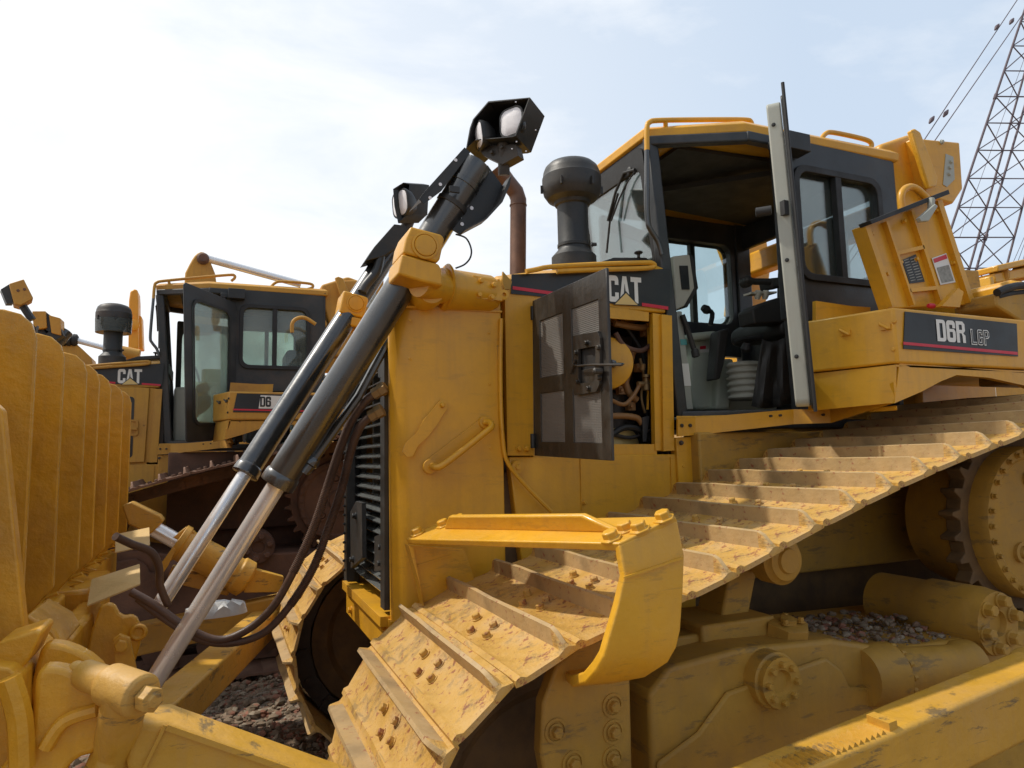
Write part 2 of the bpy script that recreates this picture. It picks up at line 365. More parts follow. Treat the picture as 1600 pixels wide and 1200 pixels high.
def build_track(root, y0, ms, mg, mchain, name='track', org=None):
    """y0 = centre line of the track chain"""
    base = parent_org(root)
    ch = MB(); hw = .13
    for i, (x, z, a) in enumerate(PATH):
        x2, z2, a2 = PATH[(i+1) % NSHOE]
        for sy in (-1, 1):
            n = V(-math.sin(a), 0, math.cos(a)); c = V(x, y0+sy*(.10 if i % 2 else .085), z)-n*.055; c2 = V(x2, c.y, z2)-V(-math.sin(a2), 0, math.cos(a2))*.055
            ch.beam(c-(c2-c)*.15, c2+(c2-c)*.1, .035, .09)
        n = V(-math.sin(a), 0, math.cos(a)); ch.lathe(V(x, y0-.13, z)-n*.055, (0, 1, 0), [(.026, 0), (.026, .26)], 8)
    tr = ch.build(name, mchain, root)
    me = shoe_mesh('s', ms, mg)
    for i, (x, z, a) in enumerate(PATH):
        o = bpy.data.objects.new('track_shoe', me); COL.objects.link(o); o.parent = tr
        jx = random.uniform(-.006, .006)
        o.location = V(x+jx, y0, z)-base
        o.rotation_euler = (random.uniform(-.004, .004), -a, random.uniform(-.006, .006))
    return tr
def gear(cx, cz, y, r, rt_, nt_, w):
    pts = []
    for i in range(nt_):
        for k, rr in ((0, r), (.25, r), (.42, rt_), (.58, rt_), (.75, r)):
            a = 2*math.pi*(i+k)/nt_; pts.append((cx+rr*math.cos(a), y, cz+rr*math.sin(a)))
    return MB().prism([V(*p) for p in pts], (0, w, 0))

def undercarriage(root, side, var):
    """one crawler side. side=-1 near the viewer, +1 the far side"""
    f = (lambda p: Vector(p)) if side < 0 else mir
    yt = 2.08 if side < 0 else 2*YC-2.08
    ms, mg = ('shoe', 'grouser') if var == 0 else ('shoe_old', 'shoe_old')
    build_track(root, yt, ms, mg, 'steel_dark' if var == 0 else 'rust')
    s = -side   # outward normal is (0,-1,0) for the near side
    on = V(0, side, 0)
    mf = 'yellow_dusty' if var == 0 else 'rust'; mdk = 'steel_dark' if var == 0 else 'rust'
    # idlers
    for cx, cz, rr, nm in ((.95, .60, .43, 'front_idler'), (4.15, .56, .39, 'rear_idler')):
        MB().lathe((cx, yt-.11, cz), (0, 1, 0), [(.06, -.06), (.10, -.06), (.11, 0), (.17, .02), (rr*.72, .03), (rr*.8, 0), (rr, 0), (rr, .06), (rr+.04, .07), (rr+.04, .15), (rr, .16), (rr, .22), (rr*.8, .22), (rr*.72, .19), (.17, .2), (.11, .22), (.10, .28), (.06, .28)], 40).build(nm, 'shaded_grime' if var == 0 else 'rust', root)
    # sprocket and final drive
    sp = gear(3.42, 1.30, yt-.04, .395, .445, 26, .07).build('sprocket', 'shaded_grime' if var == 0 else 'rust', root, bevel=.004)
    o = V(3.42, yt, 1.30)
    fd = MB().lathe(o-on*.3, on, [(.30, 0), (.33, .1), (.36, .2), (.37, .24), (.37, .30), (.345, .31), (.345, .40), (.335, .42), (.30, .425), (.285, .415), (.10, .44), (.09, .46), (.02, .46)], 48).build('final_drive_housing', mf, root)
    b = MB()
    for i in range(30):
        a = 2*math.pi*i/30; b.bolt(o+V(math.cos(a)*.318, 0, math.sin(a)*.318)+on*.122, on, .010, .015)
    for i in range(3):
        a = R(100+120*i); b.lathe(o+V(math.cos(a)*.19, 0, math.sin(a)*.19)+on*.12, on, [(.045, 0), (.045, .02), (.03, .022), (.026, .012), (.018, .03), (.002, .03)], 16)
    b.build('flange_bolt', mf, fd)
    # carrier roller
    c = MB(); cp = V(1.56, 0, 1.245)
    c.lathe(V(1.81, yt-side*.06, 1.27), on, [(.05, 0), (.085, .01), (.085, .08), (.06, .09), (.06, .20), (.085, .21), (.085, .28), (.072, .29), (.068, .30), (.045, .305), (.04, .315), (.02, .315)], 32)
    cr_ = c.build('carrier_roller', mf, root)
    c = MB(); c.beam((1.70, yt, 1.0), (1.78, yt, 1.24), .14, .12); c.box((1.50, yt-.16, .98), (1.82, yt+.1, 1.07)); c.box((1.40, yt-.14, .98), (1.52, yt+.1, 1.04)); c.build('roller_bracket', mf, cr_, bevel=.01)
    # roller frame: cast box with tapered top, bosses and bolts
    yo = 1.80 if side < 0 else 2*YC-1.80; yi = 2.42 if side < 0 else 2*YC-2.42
    prof = [(1.20, .30), (1.20, .93), (1.28, 1.0), (1.55, 1.02), (1.95, 1.0), (2.25, .93), (3.3, .90), (3.75, .70), (3.75, .36), (3.5, .28)]
    fr = MB(); fr.prism([V(x, yo, z) for x, z in prof], (0, yi-yo, 0))
    fo = fr.build('track_roller_frame', mf, root, bevel=.016, seg=3)
    fr = MB()  # raised reinforcement plate with chamfered outline
    ysp = yo+side*.018
    fr.prism([V(x, yo, z) for x, z in ((1.21, .32), (1.21, .74), (1.36, .80), (1.48, .90), (1.90, .95), (1.97, .90), (2.0, .84), (2.1, .82), (2.1, .32))], (0, side*.02, 0))
    fr.build('side_plate', mf, fo, bevel=.012, seg=2)
    b = MB()   # oscillation boss
    bo = P(1195, 1057, Y=1.8) if side < 0 else mir(P(1195, 1057, Y=1.8))
    b.lathe(bo, on, [(.088, 0), (.088, .05), (.082, .055), (.078, .055), (.078, .075), (.040, .075), (.033, .06), (.002, .06)], 32)
    for i in range(8):
        a = 2*math.pi*i/8; b.bolt(bo+V(math.cos(a)*.058, 0, math.sin(a)*.058)+on*.07, on, .010, .018)
    b.build('equalizer_boss', mf, fo)
    # filler cap on the top of the frame
    b = MB(); tp = P(1228, 975, Y=1.90) if side < 0 else mir(P(1228, 975, Y=1.90))
    b.lathe(tp+V(0, 0, -.04), (0, -.25*s, 1), [(.075, 0), (.075, .045), (.065, .05), (.03, .05), (.03, .065), (.01, .068)], 6)
    for q in range(4): b.bolt(tp+V(math.cos(q*1.57+.8)*.05, math.sin(q*1.57+.8)*.05, .008), (0, 0, 1), .01, .014)
    b.build('filler_cap', mf, fo, bevel=.004)
    # pivot shaft tube towards the rear
    b = MB(); po = P(1560, 975, Y=1.75) if side < 0 else mir(P(1560, 975, Y=1.75))
    b.lathe(po+V(.0, s*.5, .0), on, [(.12, 0), (.12, .22), (.13, .24), (.13, .44), (.125, .46), (.12, .5), (.05, .5), (.045, .48), (.002, .48)], 36)
    for i in range(6):
        a = 2*math.pi*i/6+.3; b.bolt(po+V(math.cos(a)*.088, 0, math.sin(a)*.088)+on*-.002, on, .021, .03)
    b.build('pivot_shaft', mf, root)
    b = MB(); q0 = P(1392, 1052, Y=1.80); q1 = P(1548, 1032, Y=1.76)
    if side > 0: q0, q1 = mir(q0), mir(q1)
    dd = (q1-q0).normalized()
    b.lathe(q0, dd, [(.095, -.14), (.108, -.05), (.108, -.01), (.098, 0), (.085, .02), (.072, .30), (.085, .33), (.085, .38), (.03, .39)], 28)
    for i in range(14):
        a = 2*math.pi*i/14; w = dd.orthogonal().normalized(); w2 = dd.cross(w); b.bolt(q0+(w*math.cos(a)+w2*math.sin(a))*.096+dd*-.004, dd, .008, .016)
    b.build('recoil_housing', mf, fo)
    # front bolt plate carrying the step, and bogie rollers
    b = MB(); pl = [(905, 1010), (870, 1040), (848, 1100), (845, 1180), (860, 1260), (990, 1260), (985, 1055), (985, 985)]
    pts = [P(x, y, Y=1.72) for x, y in pl]
    if side > 0: pts = [mir(p) for p in pts]
    b.prism(pts, (0, s*.05, 0)); bpz = b.build('bolt_plate', mf, root, bevel=.008)
    b = MB()
    for x, y in ((957, 1102), (958, 1143), (957, 1185), (868, 1142), (895, 1192)):
        p = P(x, y, Y=1.72);  p = p if side < 0 else mir(p)
        b.lathe(p, on, [(.033, -.004), (.033, .004), (.026, .004), (.024, -.001)], 20); b.bolt(p, on, .014, .018)
    b.build('hex_bolt', mf, bpz)
    b = MB()
    b.prism([f(V(x, 1.95, z)) for x, z in ((.9, .5), (.85, .62), (1.0, .75), (1.3, .9), (1.35, .35), (1.0, .38))], (0, s*.22, 0))
    b.build('idler_yoke', mf, root, bevel=.02)
    for k in range(7):
        x = 1.3+.38*k; o_ = MB().lathe((x, yt-.13, .22), (0, 1, 0), [(.03, -.03), (.06, -.02), (.115, 0), (.115, .05), (.095, .06), (.095, .2), (.115, .21), (.115, .26), (.06, .28), (.03, .29)], 24); o_.build('track_roller', mdk, root)
    if side < 0 and var == 0:
        b = MB()
        for i in range(240):
            x = random.uniform(2.0, 2.75); y = random.uniform(1.82, 2.3); r_ = random.uniform(.006, .02)
            zt = .985-(x-1.95)*.183 if x < 2.25 else .93-.0286*(x-2.25)
            ico(b, V(x, y, zt+r_*.3+max(0, .03-abs(y-2.05)*.2)), r_)
        for i in range(900):
            x = 2.35+random.gauss(0, .22); y = 2.06+random.gauss(0, .11); r_ = random.uniform(.003, .008)
            if not 1.98 < x < 2.95 or not 1.82 < y < 2.38: continue
            zt = .985-(x-1.95)*.183 if x < 2.25 else .93-.0286*(x-2.25)
            ico(b, V(x, y, zt+r_*.2), r_)
        tag(b.build('rubble', 'stones', fo), kind='stuff')
ICO = [(0, 0, -1), (.72, -.53, -.45), (-.28, -.85, -.45), (-.89, 0, -.45), (-.28, .85, -.45), (.72, .53, -.45), (.28, -.85, .45), (-.72, -.53, .45), (-.72, .53, .45), (.28, .85, .45), (.89, 0, .45), (0, 0, 1)]
ICF = [(0, 1, 2), (1, 0, 5), (0, 2, 3), (0, 3, 4), (0, 4, 5), (1, 5, 10), (2, 1, 6), (3, 2, 7), (4, 3, 8), (5, 4, 9), (1, 10, 6), (2, 6, 7), (3, 7, 8), (4, 8, 9), (5, 9, 10), (6, 10, 11), (7, 6, 11), (8, 7, 11), (9, 8, 11), (10, 9, 11)]
def ico(mb, c, r):
    sx, sy, sz = random.uniform(.7, 1.3), random.uniform(.6, 1.2), random.uniform(.45, .9); a = random.uniform(0, 6.3); ca, sa = math.cos(a), math.sin(a)
    vs = []
    for x, y, z in ICO:
        k = r*random.uniform(.75, 1.2); x, y, z = x*sx*k, y*sy*k, z*sz*k
        vs.append(c+V(x*ca-y*sa, x*sa+y*ca, z))
    mb.add(vs, ICF)

# ------------------------------------------------------------------ ground materials
def ground_mat(name, stones=False):
    m = bpy.data.materials.new(name); m.use_nodes = True; t = m.node_tree; n = t.nodes; l = t.links; b = n['Principled BSDF']; b.inputs['Roughness'].default_value = .92
    tcn = n.new('ShaderNodeTexCoord'); vo = n.new('ShaderNodeTexVoronoi'); vo.inputs['Scale'].default_value = 26 if stones else 34; l.new(tcn.outputs['Object'], vo.inputs['Vector'])
    rp = n.new('ShaderNodeValToRGB'); sp = n.new('ShaderNodeSeparateColor'); l.new(vo.outputs['Color'], sp.inputs[0]); l.new(sp.outputs[0], rp.inputs[0])
    cols = [(0, (.12, .075, .04)), (.20, (.22, .145, .085)), (.36, (.26, .09, .05)), (.52, (.18, .13, .08)), (.70, (.30, .23, .15)), (.84, (.21, .12, .07)), (1, (.40, .34, .26))]
    e = rp.color_ramp.elements; e[0].color = (*cols[0][1], 1); e[1].color = (*cols[-1][1], 1)
    for p, c in cols[1:-1]: k = e.new(p); k.color = (*c, 1)
    rp.color_ramp.interpolation = 'CONSTANT' if stones else 'LINEAR'
    ns_ = n.new('ShaderNodeTexNoise'); ns_.inputs['Scale'].default_value = 5; ns_.inputs['Detail'].default_value = 10; l.new(tcn.outputs['Object'], ns_.inputs[0])
    mx_ = n.new('ShaderNodeMix'); mx_.data_type = 'RGBA'; mx_.blend_type = 'MULTIPLY'; mx_.inputs[0].default_value = .7
    l.new(rp.outputs[0], mx_.inputs[6]); l.new(ns_.outputs[0], mx_.inputs[7]); 
    g = n.new('ShaderNodeGamma'); g.inputs[1].default_value = .76; l.new(mx_.outputs[2], g.inputs[0]); l.new(g.outputs[0], b.inputs['Base Color'])
    bp = n.new('ShaderNodeBump'); bp.inputs['Strength'].default_value = .8; bp.inputs['Distance'].default_value = .02; l.new(ns_.outputs[0] if stones else vo.outputs['Distance'], bp.inputs['Height']); l.new(bp.outputs[0], b.inputs['Normal'])
    return m
M['ground'] = ground_mat('rubble_ground'); M['stones'] = ground_mat('gravel_stones', True)
g = MB(); N = 60
xs = [-400, -60]+[-5+i*.2 for i in range(N)]+[20, 60, 400]; ys = [-400, -40]+[-2+i*.2 for i in range(55)]+[25, 80, 600]
idx = {}
for i, x in enumerate(xs):
    for j, y in enumerate(ys):
        idx[i, j] = len(g.v); z = 0 if (i < 2 or j < 2 or i > len(xs)-4 or j > len(ys)-4) else noise.noise(V(x*.9, y*.9, 0))*.05+noise.noise(V(x*3, y*3, 1))*.02-.03
        g.v.append(V(x, y, z))
for i in range(len(xs)-1):
    for j in range(len(ys)-1): g.f.append((idx[i, j], idx[i+1, j], idx[i+1, j+1], idx[i, j+1]))
tag(g.build('ground', 'ground'), kind='structure')
g = MB()
for i in range(15000):
    if i < 11000: x, y = random.uniform(-1.3, 1.0), random.uniform(1.2, 6.0)
    else: x, y = random.uniform(1.6, 4.2), random.uniform(.6, 1.9)
    r_ = random.choice((.006, .008, .010, .012, .014, .018, .024, .036))*random.uniform(.7, 1.3)
    z = noise.noise(V(x*.9, y*.9, 0))*.05+noise.noise(V(x*3, y*3, 1))*.02-.03
    ico(g, V(x, y, z+r_*.3), r_)
tag(g.build('gravel', 'stones'), kind='stuff')

# ------------------------------------------------------------------ bulldozer
BASE = V(1.95, YC, 0)
def bulldozer(off, var, label, group='bulldozers parked in the yard', blade=True):
    root = thing('bulldozer', label, 'bulldozer', BASE+Vector(off), group)
    ORG[root.name] = BASE
    YL = 'yellow' if var == 0 else 'yellow_old'
    GR = 'grey' if var == 0 else 'grey_old'
    GL = 'glass' if var == 0 else 'glass2'
    undercarriage(root, -1, var); undercarriage(root, 1, var)
    # main case / body under hood
    b = MB()
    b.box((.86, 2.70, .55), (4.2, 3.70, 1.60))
    b.build('main_frame', 'shaded_grime' if var == 0 else 'rust', root, bevel=.01)  # belly shade is carried by the dark colour of the frame
    b = MB()
    b.prism([P(x, y, Y=2.655) for x, y in ((795, 714), (1085, 709), (1088, 800), (1088, 1000), (830, 1000))], (0, .05, 0))
    b.prism([mir(P(x, y, Y=2.655)) for x, y in ((795, 714), (1085, 709), (1088, 800), (1088, 1000), (830, 1000))], (0, -.05, 0))
    b.build('side_skirt', YL, root, bevel=.006)
    b = MB()   # sheet metal seam, weld and bolts
    for x, y in ((921, 745), (910, 790)): pass
    b.beam(P(907, 716, Y=2.652), P(909, 798, Y=2.652), .004, .004); b.beam(P(1048, 714, Y=2.652), P(1050, 798, Y=2.652), .006, .004)
    for x, y in ((1066, 728), (1066, 690), (913, 785)): b.bolt(P(x, y, Y=2.650), (0, -1, 0), .008, .01)
    b.build('skirt_bolt', YL, root)
    # ---- radiator guard
    def gp(z0, z1):
        pass
    b = MB(); Yg = 2.62
    for mm in (lambda p: Vector(p), mir):
        s = 1 if mm is not mir else -1
        plan = [(.64, 2.705), (.665, 2.665), (.70, 2.64), (.76, 2.62), (1.085, 2.62), (1.085, 2.70), (.72, 2.74), (.64, 2.76)]
        lo = [mm(V(x, y, z)) for (x, y), z in zip(plan, (.98, .97, .95, .92, .72, .72, .92, .98))]
        hi = [mm(V(x-.02*(i < 2), y, z)) for i, ((x, y), z) in enumerate(zip(plan, (2.27, 2.28, 2.30, 2.32, 2.40, 2.40, 2.30, 2.27)))]
        b.loft([lo, hi])
    b.build('radiator_guard', YL, root, bevel=.006)
    rg = root.children[-1] if False else None
    b = MB()
    b.prism([V(.64, 2.70, 2.26), V(.64, 2.70, 2.21), V(.72, 2.70, 2.19), V(1.08, 2.70, 2.25), V(1.08, 2.70, 2.395), V(.74, 2.70, 2.33)], (0, 1.0, 0))
    b.build('guard_top', YL, root, bevel=.01)
    if True:
        # trunnion castings on the shoulders
        for side in (-1, 1):
            fm = (lambda p: Vector(p)) if side < 0 else mir
            b = MB(); a = fm(P(694, 452, Y=2.62)); c = fm(P(782, 462, Y=2.64)); d = c-a
            b.lathe(a, d, [(.01, -.02), (.085, -.02), (.09, .0), (.085, .02), (.080, .2), (.06, .235), (.02, .245)], 28)
            b.build('trunnion_casting', YL, root)
            co = b = MB()
            b.prism([fm(P(x, y, Y=2.56)) for x, y in ((740, 430), (783, 440), (785, 470), (745, 466))], (0, .06*-side, 0))
            for x, y in ((751, 439), (771, 446), (748, 461), (768, 465)): b.bolt(fm(P(x, y, Y=2.558)), (0, side, 0), .010, .014)
            b.lathe(fm(P(785, 462, Y=2.58)), (0, side, 0), [(.022, -.05), (.022, .02), (.009, .022), (.008, .01)], 16)
            b.build('cover_plate', YL, root, bevel=.006)
        # front recess pieces: grille
        b = MB(); X0 = .665
        for k in range(26):
            z = 1.10+k*.047
            if z > 2.24: break
            b.beam(V(X0, 2.78, z), V(X0, 3.62, z), .045, .006, side=(1, 0, .45))
        for y in (2.86, 2.99, 3.30, 3.62): b.box((X0+.02, y-.012, 1.06), (X0+.05, y+.012, 2.24))
        b.build('grille', 'fin', root)
        b = MB(); b.box((X0+.10, 2.76, 1.05), (X0+.16, 3.66, 2.25)); b.build('radiator_core', 'rubber', root)
        b = MB()
        b.box((.62, 2.765, 1.05), (.70, 2.84, 2.2)); b.box((.62, 3.60, 1.0), (.68, 3.72, 2.25)); b.box((.60, 3.52, 1.05), (.64, 3.56, 2.1))
        for k in range(22): b.bolt((.595, 3.545, 1.1+k*.045), (-1, -.2, 0), .006, .008)
        b.prism([P(x, y, X=.60) for x, y in ((547, 800), (556, 783), (565, 786), (566, 872), (548, 888))], (.02, 0, 0))
        for x, y in ((556, 806), (552, 874)): b.bolt(P(x, y, X=.60), (-1, 0, 0), .012, .014)
        b.prism([P(x, y, X=.655) for x, y in ((592, 838), (608, 832), (606, 890), (592, 892))], (-.02, 0, 0))
        b.prism([P(x, y, X=.655) for x, y in ((596, 535), (609, 530), (609, 588), (598, 590))], (-.02, 0, 0))
        for x, y in ((597, 855), (596, 880), (600, 560)): b.bolt(P(x, y, X=.635), (-1, 0, 0), .012, .014)
        b.build('grille_frame', 'black_matt', root, bevel=.003)
        b = MB()
        b.prism([V(.63, 2.70, z) if i < 1 else V(x, 2.70, z) for i, (x, z) in enumerate(((.63, 1.02), (.63, .86), (.80, .66), (.9, .66), (.9, 1.02)))], (0, 1.0, 0))
        b.box((.60, 2.75, .99), (.66, 3.65, 1.03))
        for y in (2.80, 3.55):
            for z in (.98, .90): b.bolt((.63, y, z), (-1, 0, 0), .014, .014)
        b.build('bottom_guard', YL, root, bevel=.008)
        # strap and handle on the guard side
        b = MB()
        st = [(688, 624), (697, 628), (699, 637), (690, 650), (682, 664), (668, 682), (652, 697), (644, 713), (635, 714), (628, 706), (633, 692), (650, 676), (662, 655), (680, 633)]
        b.prism([P(x, y, Y=2.615) for x, y in st], (0, -.008, 0)); b.bolt(P(691, 633, Y=2.606), (0, -1, 0), .008, .01); b.lathe(P(636, 706, Y=2.6075), (0, -1, 0), [(.004, 0), (.0038, .001)], 10)
        b.build('strap', YL, root, bevel=.002)
        b = MB()
        pp = [P(x, y, Y=2.60) for x, y in ((672, 730),)]
        b.prism([P(x, y, Y=2.618) for x, y in ((663, 722), (672, 714), (745, 658), (755, 655), (760, 664), (752, 672), (684, 728), (670, 736))], (0, -.008, 0))
        ha = [P(676, 728, Y=2.60), P(679, 730, Y=2.565), P(690, 728, Y=2.545), P(720, 706, Y=2.545), P(755, 678, Y=2.545), P(768, 667, Y=2.555), P(765, 660, Y=2.58), P(758, 660, Y=2.60)]
        b.tube(ha, .013, 12, 5); b.lathe(P(672, 729, Y=2.61), (0, -1, 0), [(.03, 0), (.028, .008), (.01, .009)], 18); b.lathe(P(757, 660, Y=2.61), (0, -1, 0), [(.026, 0), (.024, .008), (.01, .009)], 18)
        b.build('grab_handle', YL, root)
        b = MB(); b.beam(P(629, 479, Y=2.617), P(784, 487, Y=2.617), .008, .008); b.build('weld_seam', YL, root)
        b = MB(); b.tube([P(x, y, Y=2.61) for x, y in ((783, 498), (782, 560), (783, 640), (786, 690), (791, 718), (805, 740), (830, 768), (862, 800))], .009, 8, 4)
        b.lathe(P(808, 730, Y=2.645), (0, -1, 0), [(.028, 0), (.028, .008), (.012, .009), (.010, .014)], 20)
        b.build('edge_pipe', YL, root)
    if var == 0:
        b = MB()
        for x, y in ((640, 500), (640, 560), (764, 520), (765, 600), (766, 700)): b.lathe(P(x, y, Y=2.619), (0, -1, 0), [(.006, 0), (.005, .003), (.001, .004)], 10)
        b.build('rivet', YL, root)
        b = MB(); b.prism([P(x, y, Y=2.622) for x, y in ((776, 540), (783, 541), (783, 560), (780, 575), (777, 560))], (0, -.006, 0)); b.prism([P(x, y, Y=2.60) for x, y in ((786, 424), (800, 440), (797, 452), (789, 452), (785, 440))], (0, .012, 0)); b.build('bent_tab', 'yellow_dusty', root)
    # ---- hood
    b = MB()
    hs = [(1.10, 2.315), (1.10, 2.405), (1.35, 2.455), (1.96, 2.535), (1.96, 2.315)]
    b.loft([[V(x, 2.665, z) for x, z in hs], [V(x, 2.72, z+(.03 if z > 2.35 else 0)) for x, z in hs], [V(x, 3.2, z+(.05 if z > 2.35 else 0)) for x, z in hs], [V(x, 3.68, z+(.03 if z > 2.35 else 0)) for x, z in hs], [V(x, 3.735, z) for x, z in hs]])
    hood = b.build('hood', YL, root, bevel=.008)
    b = MB(); b.prism([P(x, y, Y=2.663) for x, y in ((799, 429), (1046, 420), (1046, 483), (798, 459))], (0, -.004, 0))
    dec = b.build('decal_band', 'film', hood)
    b = MB(); r1, r2 = P(802, 450, Y=2.6575), P(938, 468, Y=2.6575)
    for (xa, ya), (xb, yb) in (((801, 447), (945, 467)), ((1003, 473), (1044, 479))):
        b.prism([P(xa, ya, Y=2.658), P(xb, yb, Y=2.658), P(xb, yb+5.2, Y=2.658), P(xa, ya+5.2, Y=2.658)], (0, -.0012, 0))
    b.build('red_stripe', 'red', dec)
    tl = P(950, 471, Y=2.657); tt = P(951, 429, Y=2.657)
    w_ = (P(1003, 473, Y=2.657)-tl).length
    tx = text_mb('CAT', tl, (1, 0, .012), (0, 0, 1), (tt-tl).length*.98, w_, mt='white', parent=dec, gap=.4)
    b = MB(); b.prism([P(x, y, Y=2.6545) for x, y in ((958, 476), (978, 455), (999, 478))], (0, -.001, 0)); b.build('emblem_border', 'film', dec)
    b = MB(); b.prism([P(x, y, Y=2.6525) for x, y in ((961, 475.3), (978, 458), (996.5, 476.7))], (0, -.001, 0)); b.build('emblem_triangle', 'cream', dec)
    b = MB(); b.tube([P(x, y, Y=2.63) for x, y in ((822, 424), (838, 421), (860, 417), (930, 413), (1005, 410.5), (1018, 411), (1023, 415), (1010, 419), (940, 421), (870, 424))], .0115, 10, 3); b.build('hood_rail', YL, hood)
    # posts and lower edge of the engine opening
    for mm, s in (((lambda p: Vector(p)), 1), (mir, -1)):
        b = MB()
        b.prism([mm(P(x, y, Y=2.645)) for x, y in ((789, 463), (832, 468), (834, 712), (793, 712))], (0, .04*s, 0))
        b.prism([mm(P(x, y, Y=2.665)) for x, y in ((1020, 489), (1033, 491), (1036, 704), (1024, 704))], (0, .03*s, 0))
        b.prism([mm(P(x, y, Y=2.650)) for x, y in ((1034, 491), (1050, 493), (1054, 704), (1037, 705))], (0, .05*s, 0))
        b.prism([mm(P(x, y, Y=2.67)) for x, y in ((833, 694), (1026, 694), (1027, 713), (833, 714))], (0, .03*s, 0))
        b.prism([mm(P(x, y, Y=2.665)) for x, y in ((950, 478), (1014, 488), (1014, 502), (950, 497))], (0, .01*s, 0))
        if s > 0:
            for x, y in ((810, 701), (822, 701)): b.bolt(P(x, y, Y=2.644), (0, -1, 0), .010, .012)
        else: b.box((1.1, 3.70, 1.62), (1.96, 3.73, 2.33))
        b.build('hood_post', YL, root, bevel=.003)
    b = MB(); b.box((1.0, 2.70, 1.58), (1.96, 3.72, 1.64)); b.box((1.96, 2.70, 1.58), (2.0, 3.70, 2.5)); b.build('firewall', 'steel_dark', root)
    if var == 0: engine(root)
    # engine door
    ed = MB()
    if var == 0:
        hx = 1.238; A = [P(832, 470, X=hx), P(947, 418, X=hx), P(956, 720, X=hx), P(835, 712, X=hx)]
        def q(s_, t_): return A[0].lerp(A[1], s_).lerp(A[3].lerp(A[2], s_), t_)
        wins = [((.10, .46), (.17, .53)), ((.55, .90), (.14, .50)), ((.10, .46), (.62, .90)), ((.55, .90), (.64, .90))]
        us = [0, .10, .46, .55, .90, 1]
        fm_ = MB(); cells = set()
        # sheet built from four window frames and the strips between
        S = [0, .11, .45, .57, .90, 1]; T = [0, .15, .51, .61, .91, 1]
        for i in range(5):
            for j in range(5):
                if i in (1, 3) and j in (1, 3): continue
                pts = [q(S[i], T[j]), q(S[i+1], T[j]), q(S[i+1], T[j+1]), q(S[i], T[j+1])]
                fm_.prism(pts, (.012, 0, 0))
        door = fm_.build('engine_door', 'screen', root)
        bm = bmesh.new(); bm.from_mesh(door.data); bmesh.ops.remove_doubles(bm, verts=bm.verts, dist=.0005)
        # drop the doubled inner walls so the sheet is one skin
        seen = {}
        for f in bm.faces: seen.setdefault(tuple(sorted(v.index for v in f.verts)), []).append(f)
        bmesh.ops.delete(bm, geom=[f for fs in seen.values() if len(fs) > 1 for f in fs], context='FACES'); bm.to_mesh(door.data); bm.free()
        door.modifiers.new('b', 'BEVEL').width = .002
        sc = MB()
        for i in (1, 3):
            for j in (1, 3):
                n_ = 34
                for k in range(n_):
                    t_ = T[j]+(T[j+1]-T[j])*(k+.5)/n_
                    sc.beam(q(S[i], t_)+V(.006, 0, 0), q(S[i+1], t_)+V(.006, 0, 0), .003, .0048, side=(1, 0, 0))
                for k in range(16):
                    s_ = S[i]+(S[i+1]-S[i])*(k+.5)/16
                    sc.beam(q(s_, T[j])+V(.009, 0, 0), q(s_, T[j+1])+V(.009, 0, 0), .003, .004, side=(1, 0, 0))
        sc.build('ventilation_mesh', 'mesh', door)
        lt = MB()
        lt.ring([P(x, y, X=hx-.001) for x, y in ((899, 525), (938, 518), (942, 528), (941, 600), (936, 612), (902, 618), (899, 600), (900, 560))],
                [P(x, y, X=hx-.001) for x, y in ((908, 546), (934, 541), (935, 550), (934, 590), (932, 598), (909, 599), (908, 590), (908, 570))], (-.012, 0, 0))
        for x, y in ((918, 536), (937, 543), (902, 551), (904, 597), (921, 607), (938, 590)): lt.bolt(P(x, y, X=hx-.012), (-1, 0, 0), .008, .010)
        lt.tube([P(x, y, X=hx-.02) for x, y in ((893, 580), (897, 570), (903, 572), (925, 570), (972, 570))], .0045, 8)
        lt.tube([P(x, y, X=hx-.02) for x, y in ((892, 584), (899, 562))], .005, 8)
        lt.lathe(P(940, 580, X=hx-.01), (-1, 0, 0), [(.012, 0), (.012, .03), (.005, .035)], 10)
        lt.build('door_latch', 'screen', door, bevel=.001)
        lt = MB(); lt.prism([P(x, y, X=hx+.004) for x, y in ((907, 545), (935, 540), (936, 600), (908, 600))], (.05, 0, 0)); lt.build('latch_pocket', 'rubber', door)
        hg = MB()
        for y in (490, 690): hg.lathe(P(833, y+10, Y=2.64), (0, 0, 1), [(.011, 0), (.011, .06)], 10)
        hg.build('hinge', 'black_matt', door)
    else:
        ed.prism([P(x, y, Y=2.664) for x, y in ((834, 474), (1020, 489), (1024, 704), (834, 712))], (0, -.02, 0))
        door = ed.build('engine_door', YL, root, bevel=.006)
        ed = MB()
        for cx, cz, w, h in ((1.42, 2.16, .10, .10), (1.70, 2.12, .14, .22), (1.42, 1.82, .14, .2), (1.70, 1.80, .14, .2)):
            ed.prism([V(x, 2.643, z) for x, z in rrect(cx, cz, w, h, .03)], (0, -.001, 0))
        ed.build('vent_screen', 'screen', door)
        ed = MB(); ed.ring([V(x, 2.643, z) for x, z in rrect(1.74, 1.96, .13, .14, .02)], [V(x, 2.643, z) for x, z in rrect(1.74, 1.96, .10, .11, .015)], (0, -.012, 0)); ed.beam((1.68, 2.62, 1.96), (1.80, 2.62, 1.95), .02, .02); ed.build('door_latch', YL, door)
    # ---- air pre-cleaner
    Yp = 2.84; k = .00301; c0 = P(897, 408, Y=Yp)
    b = MB(); z = lambda y: (408-y)*k
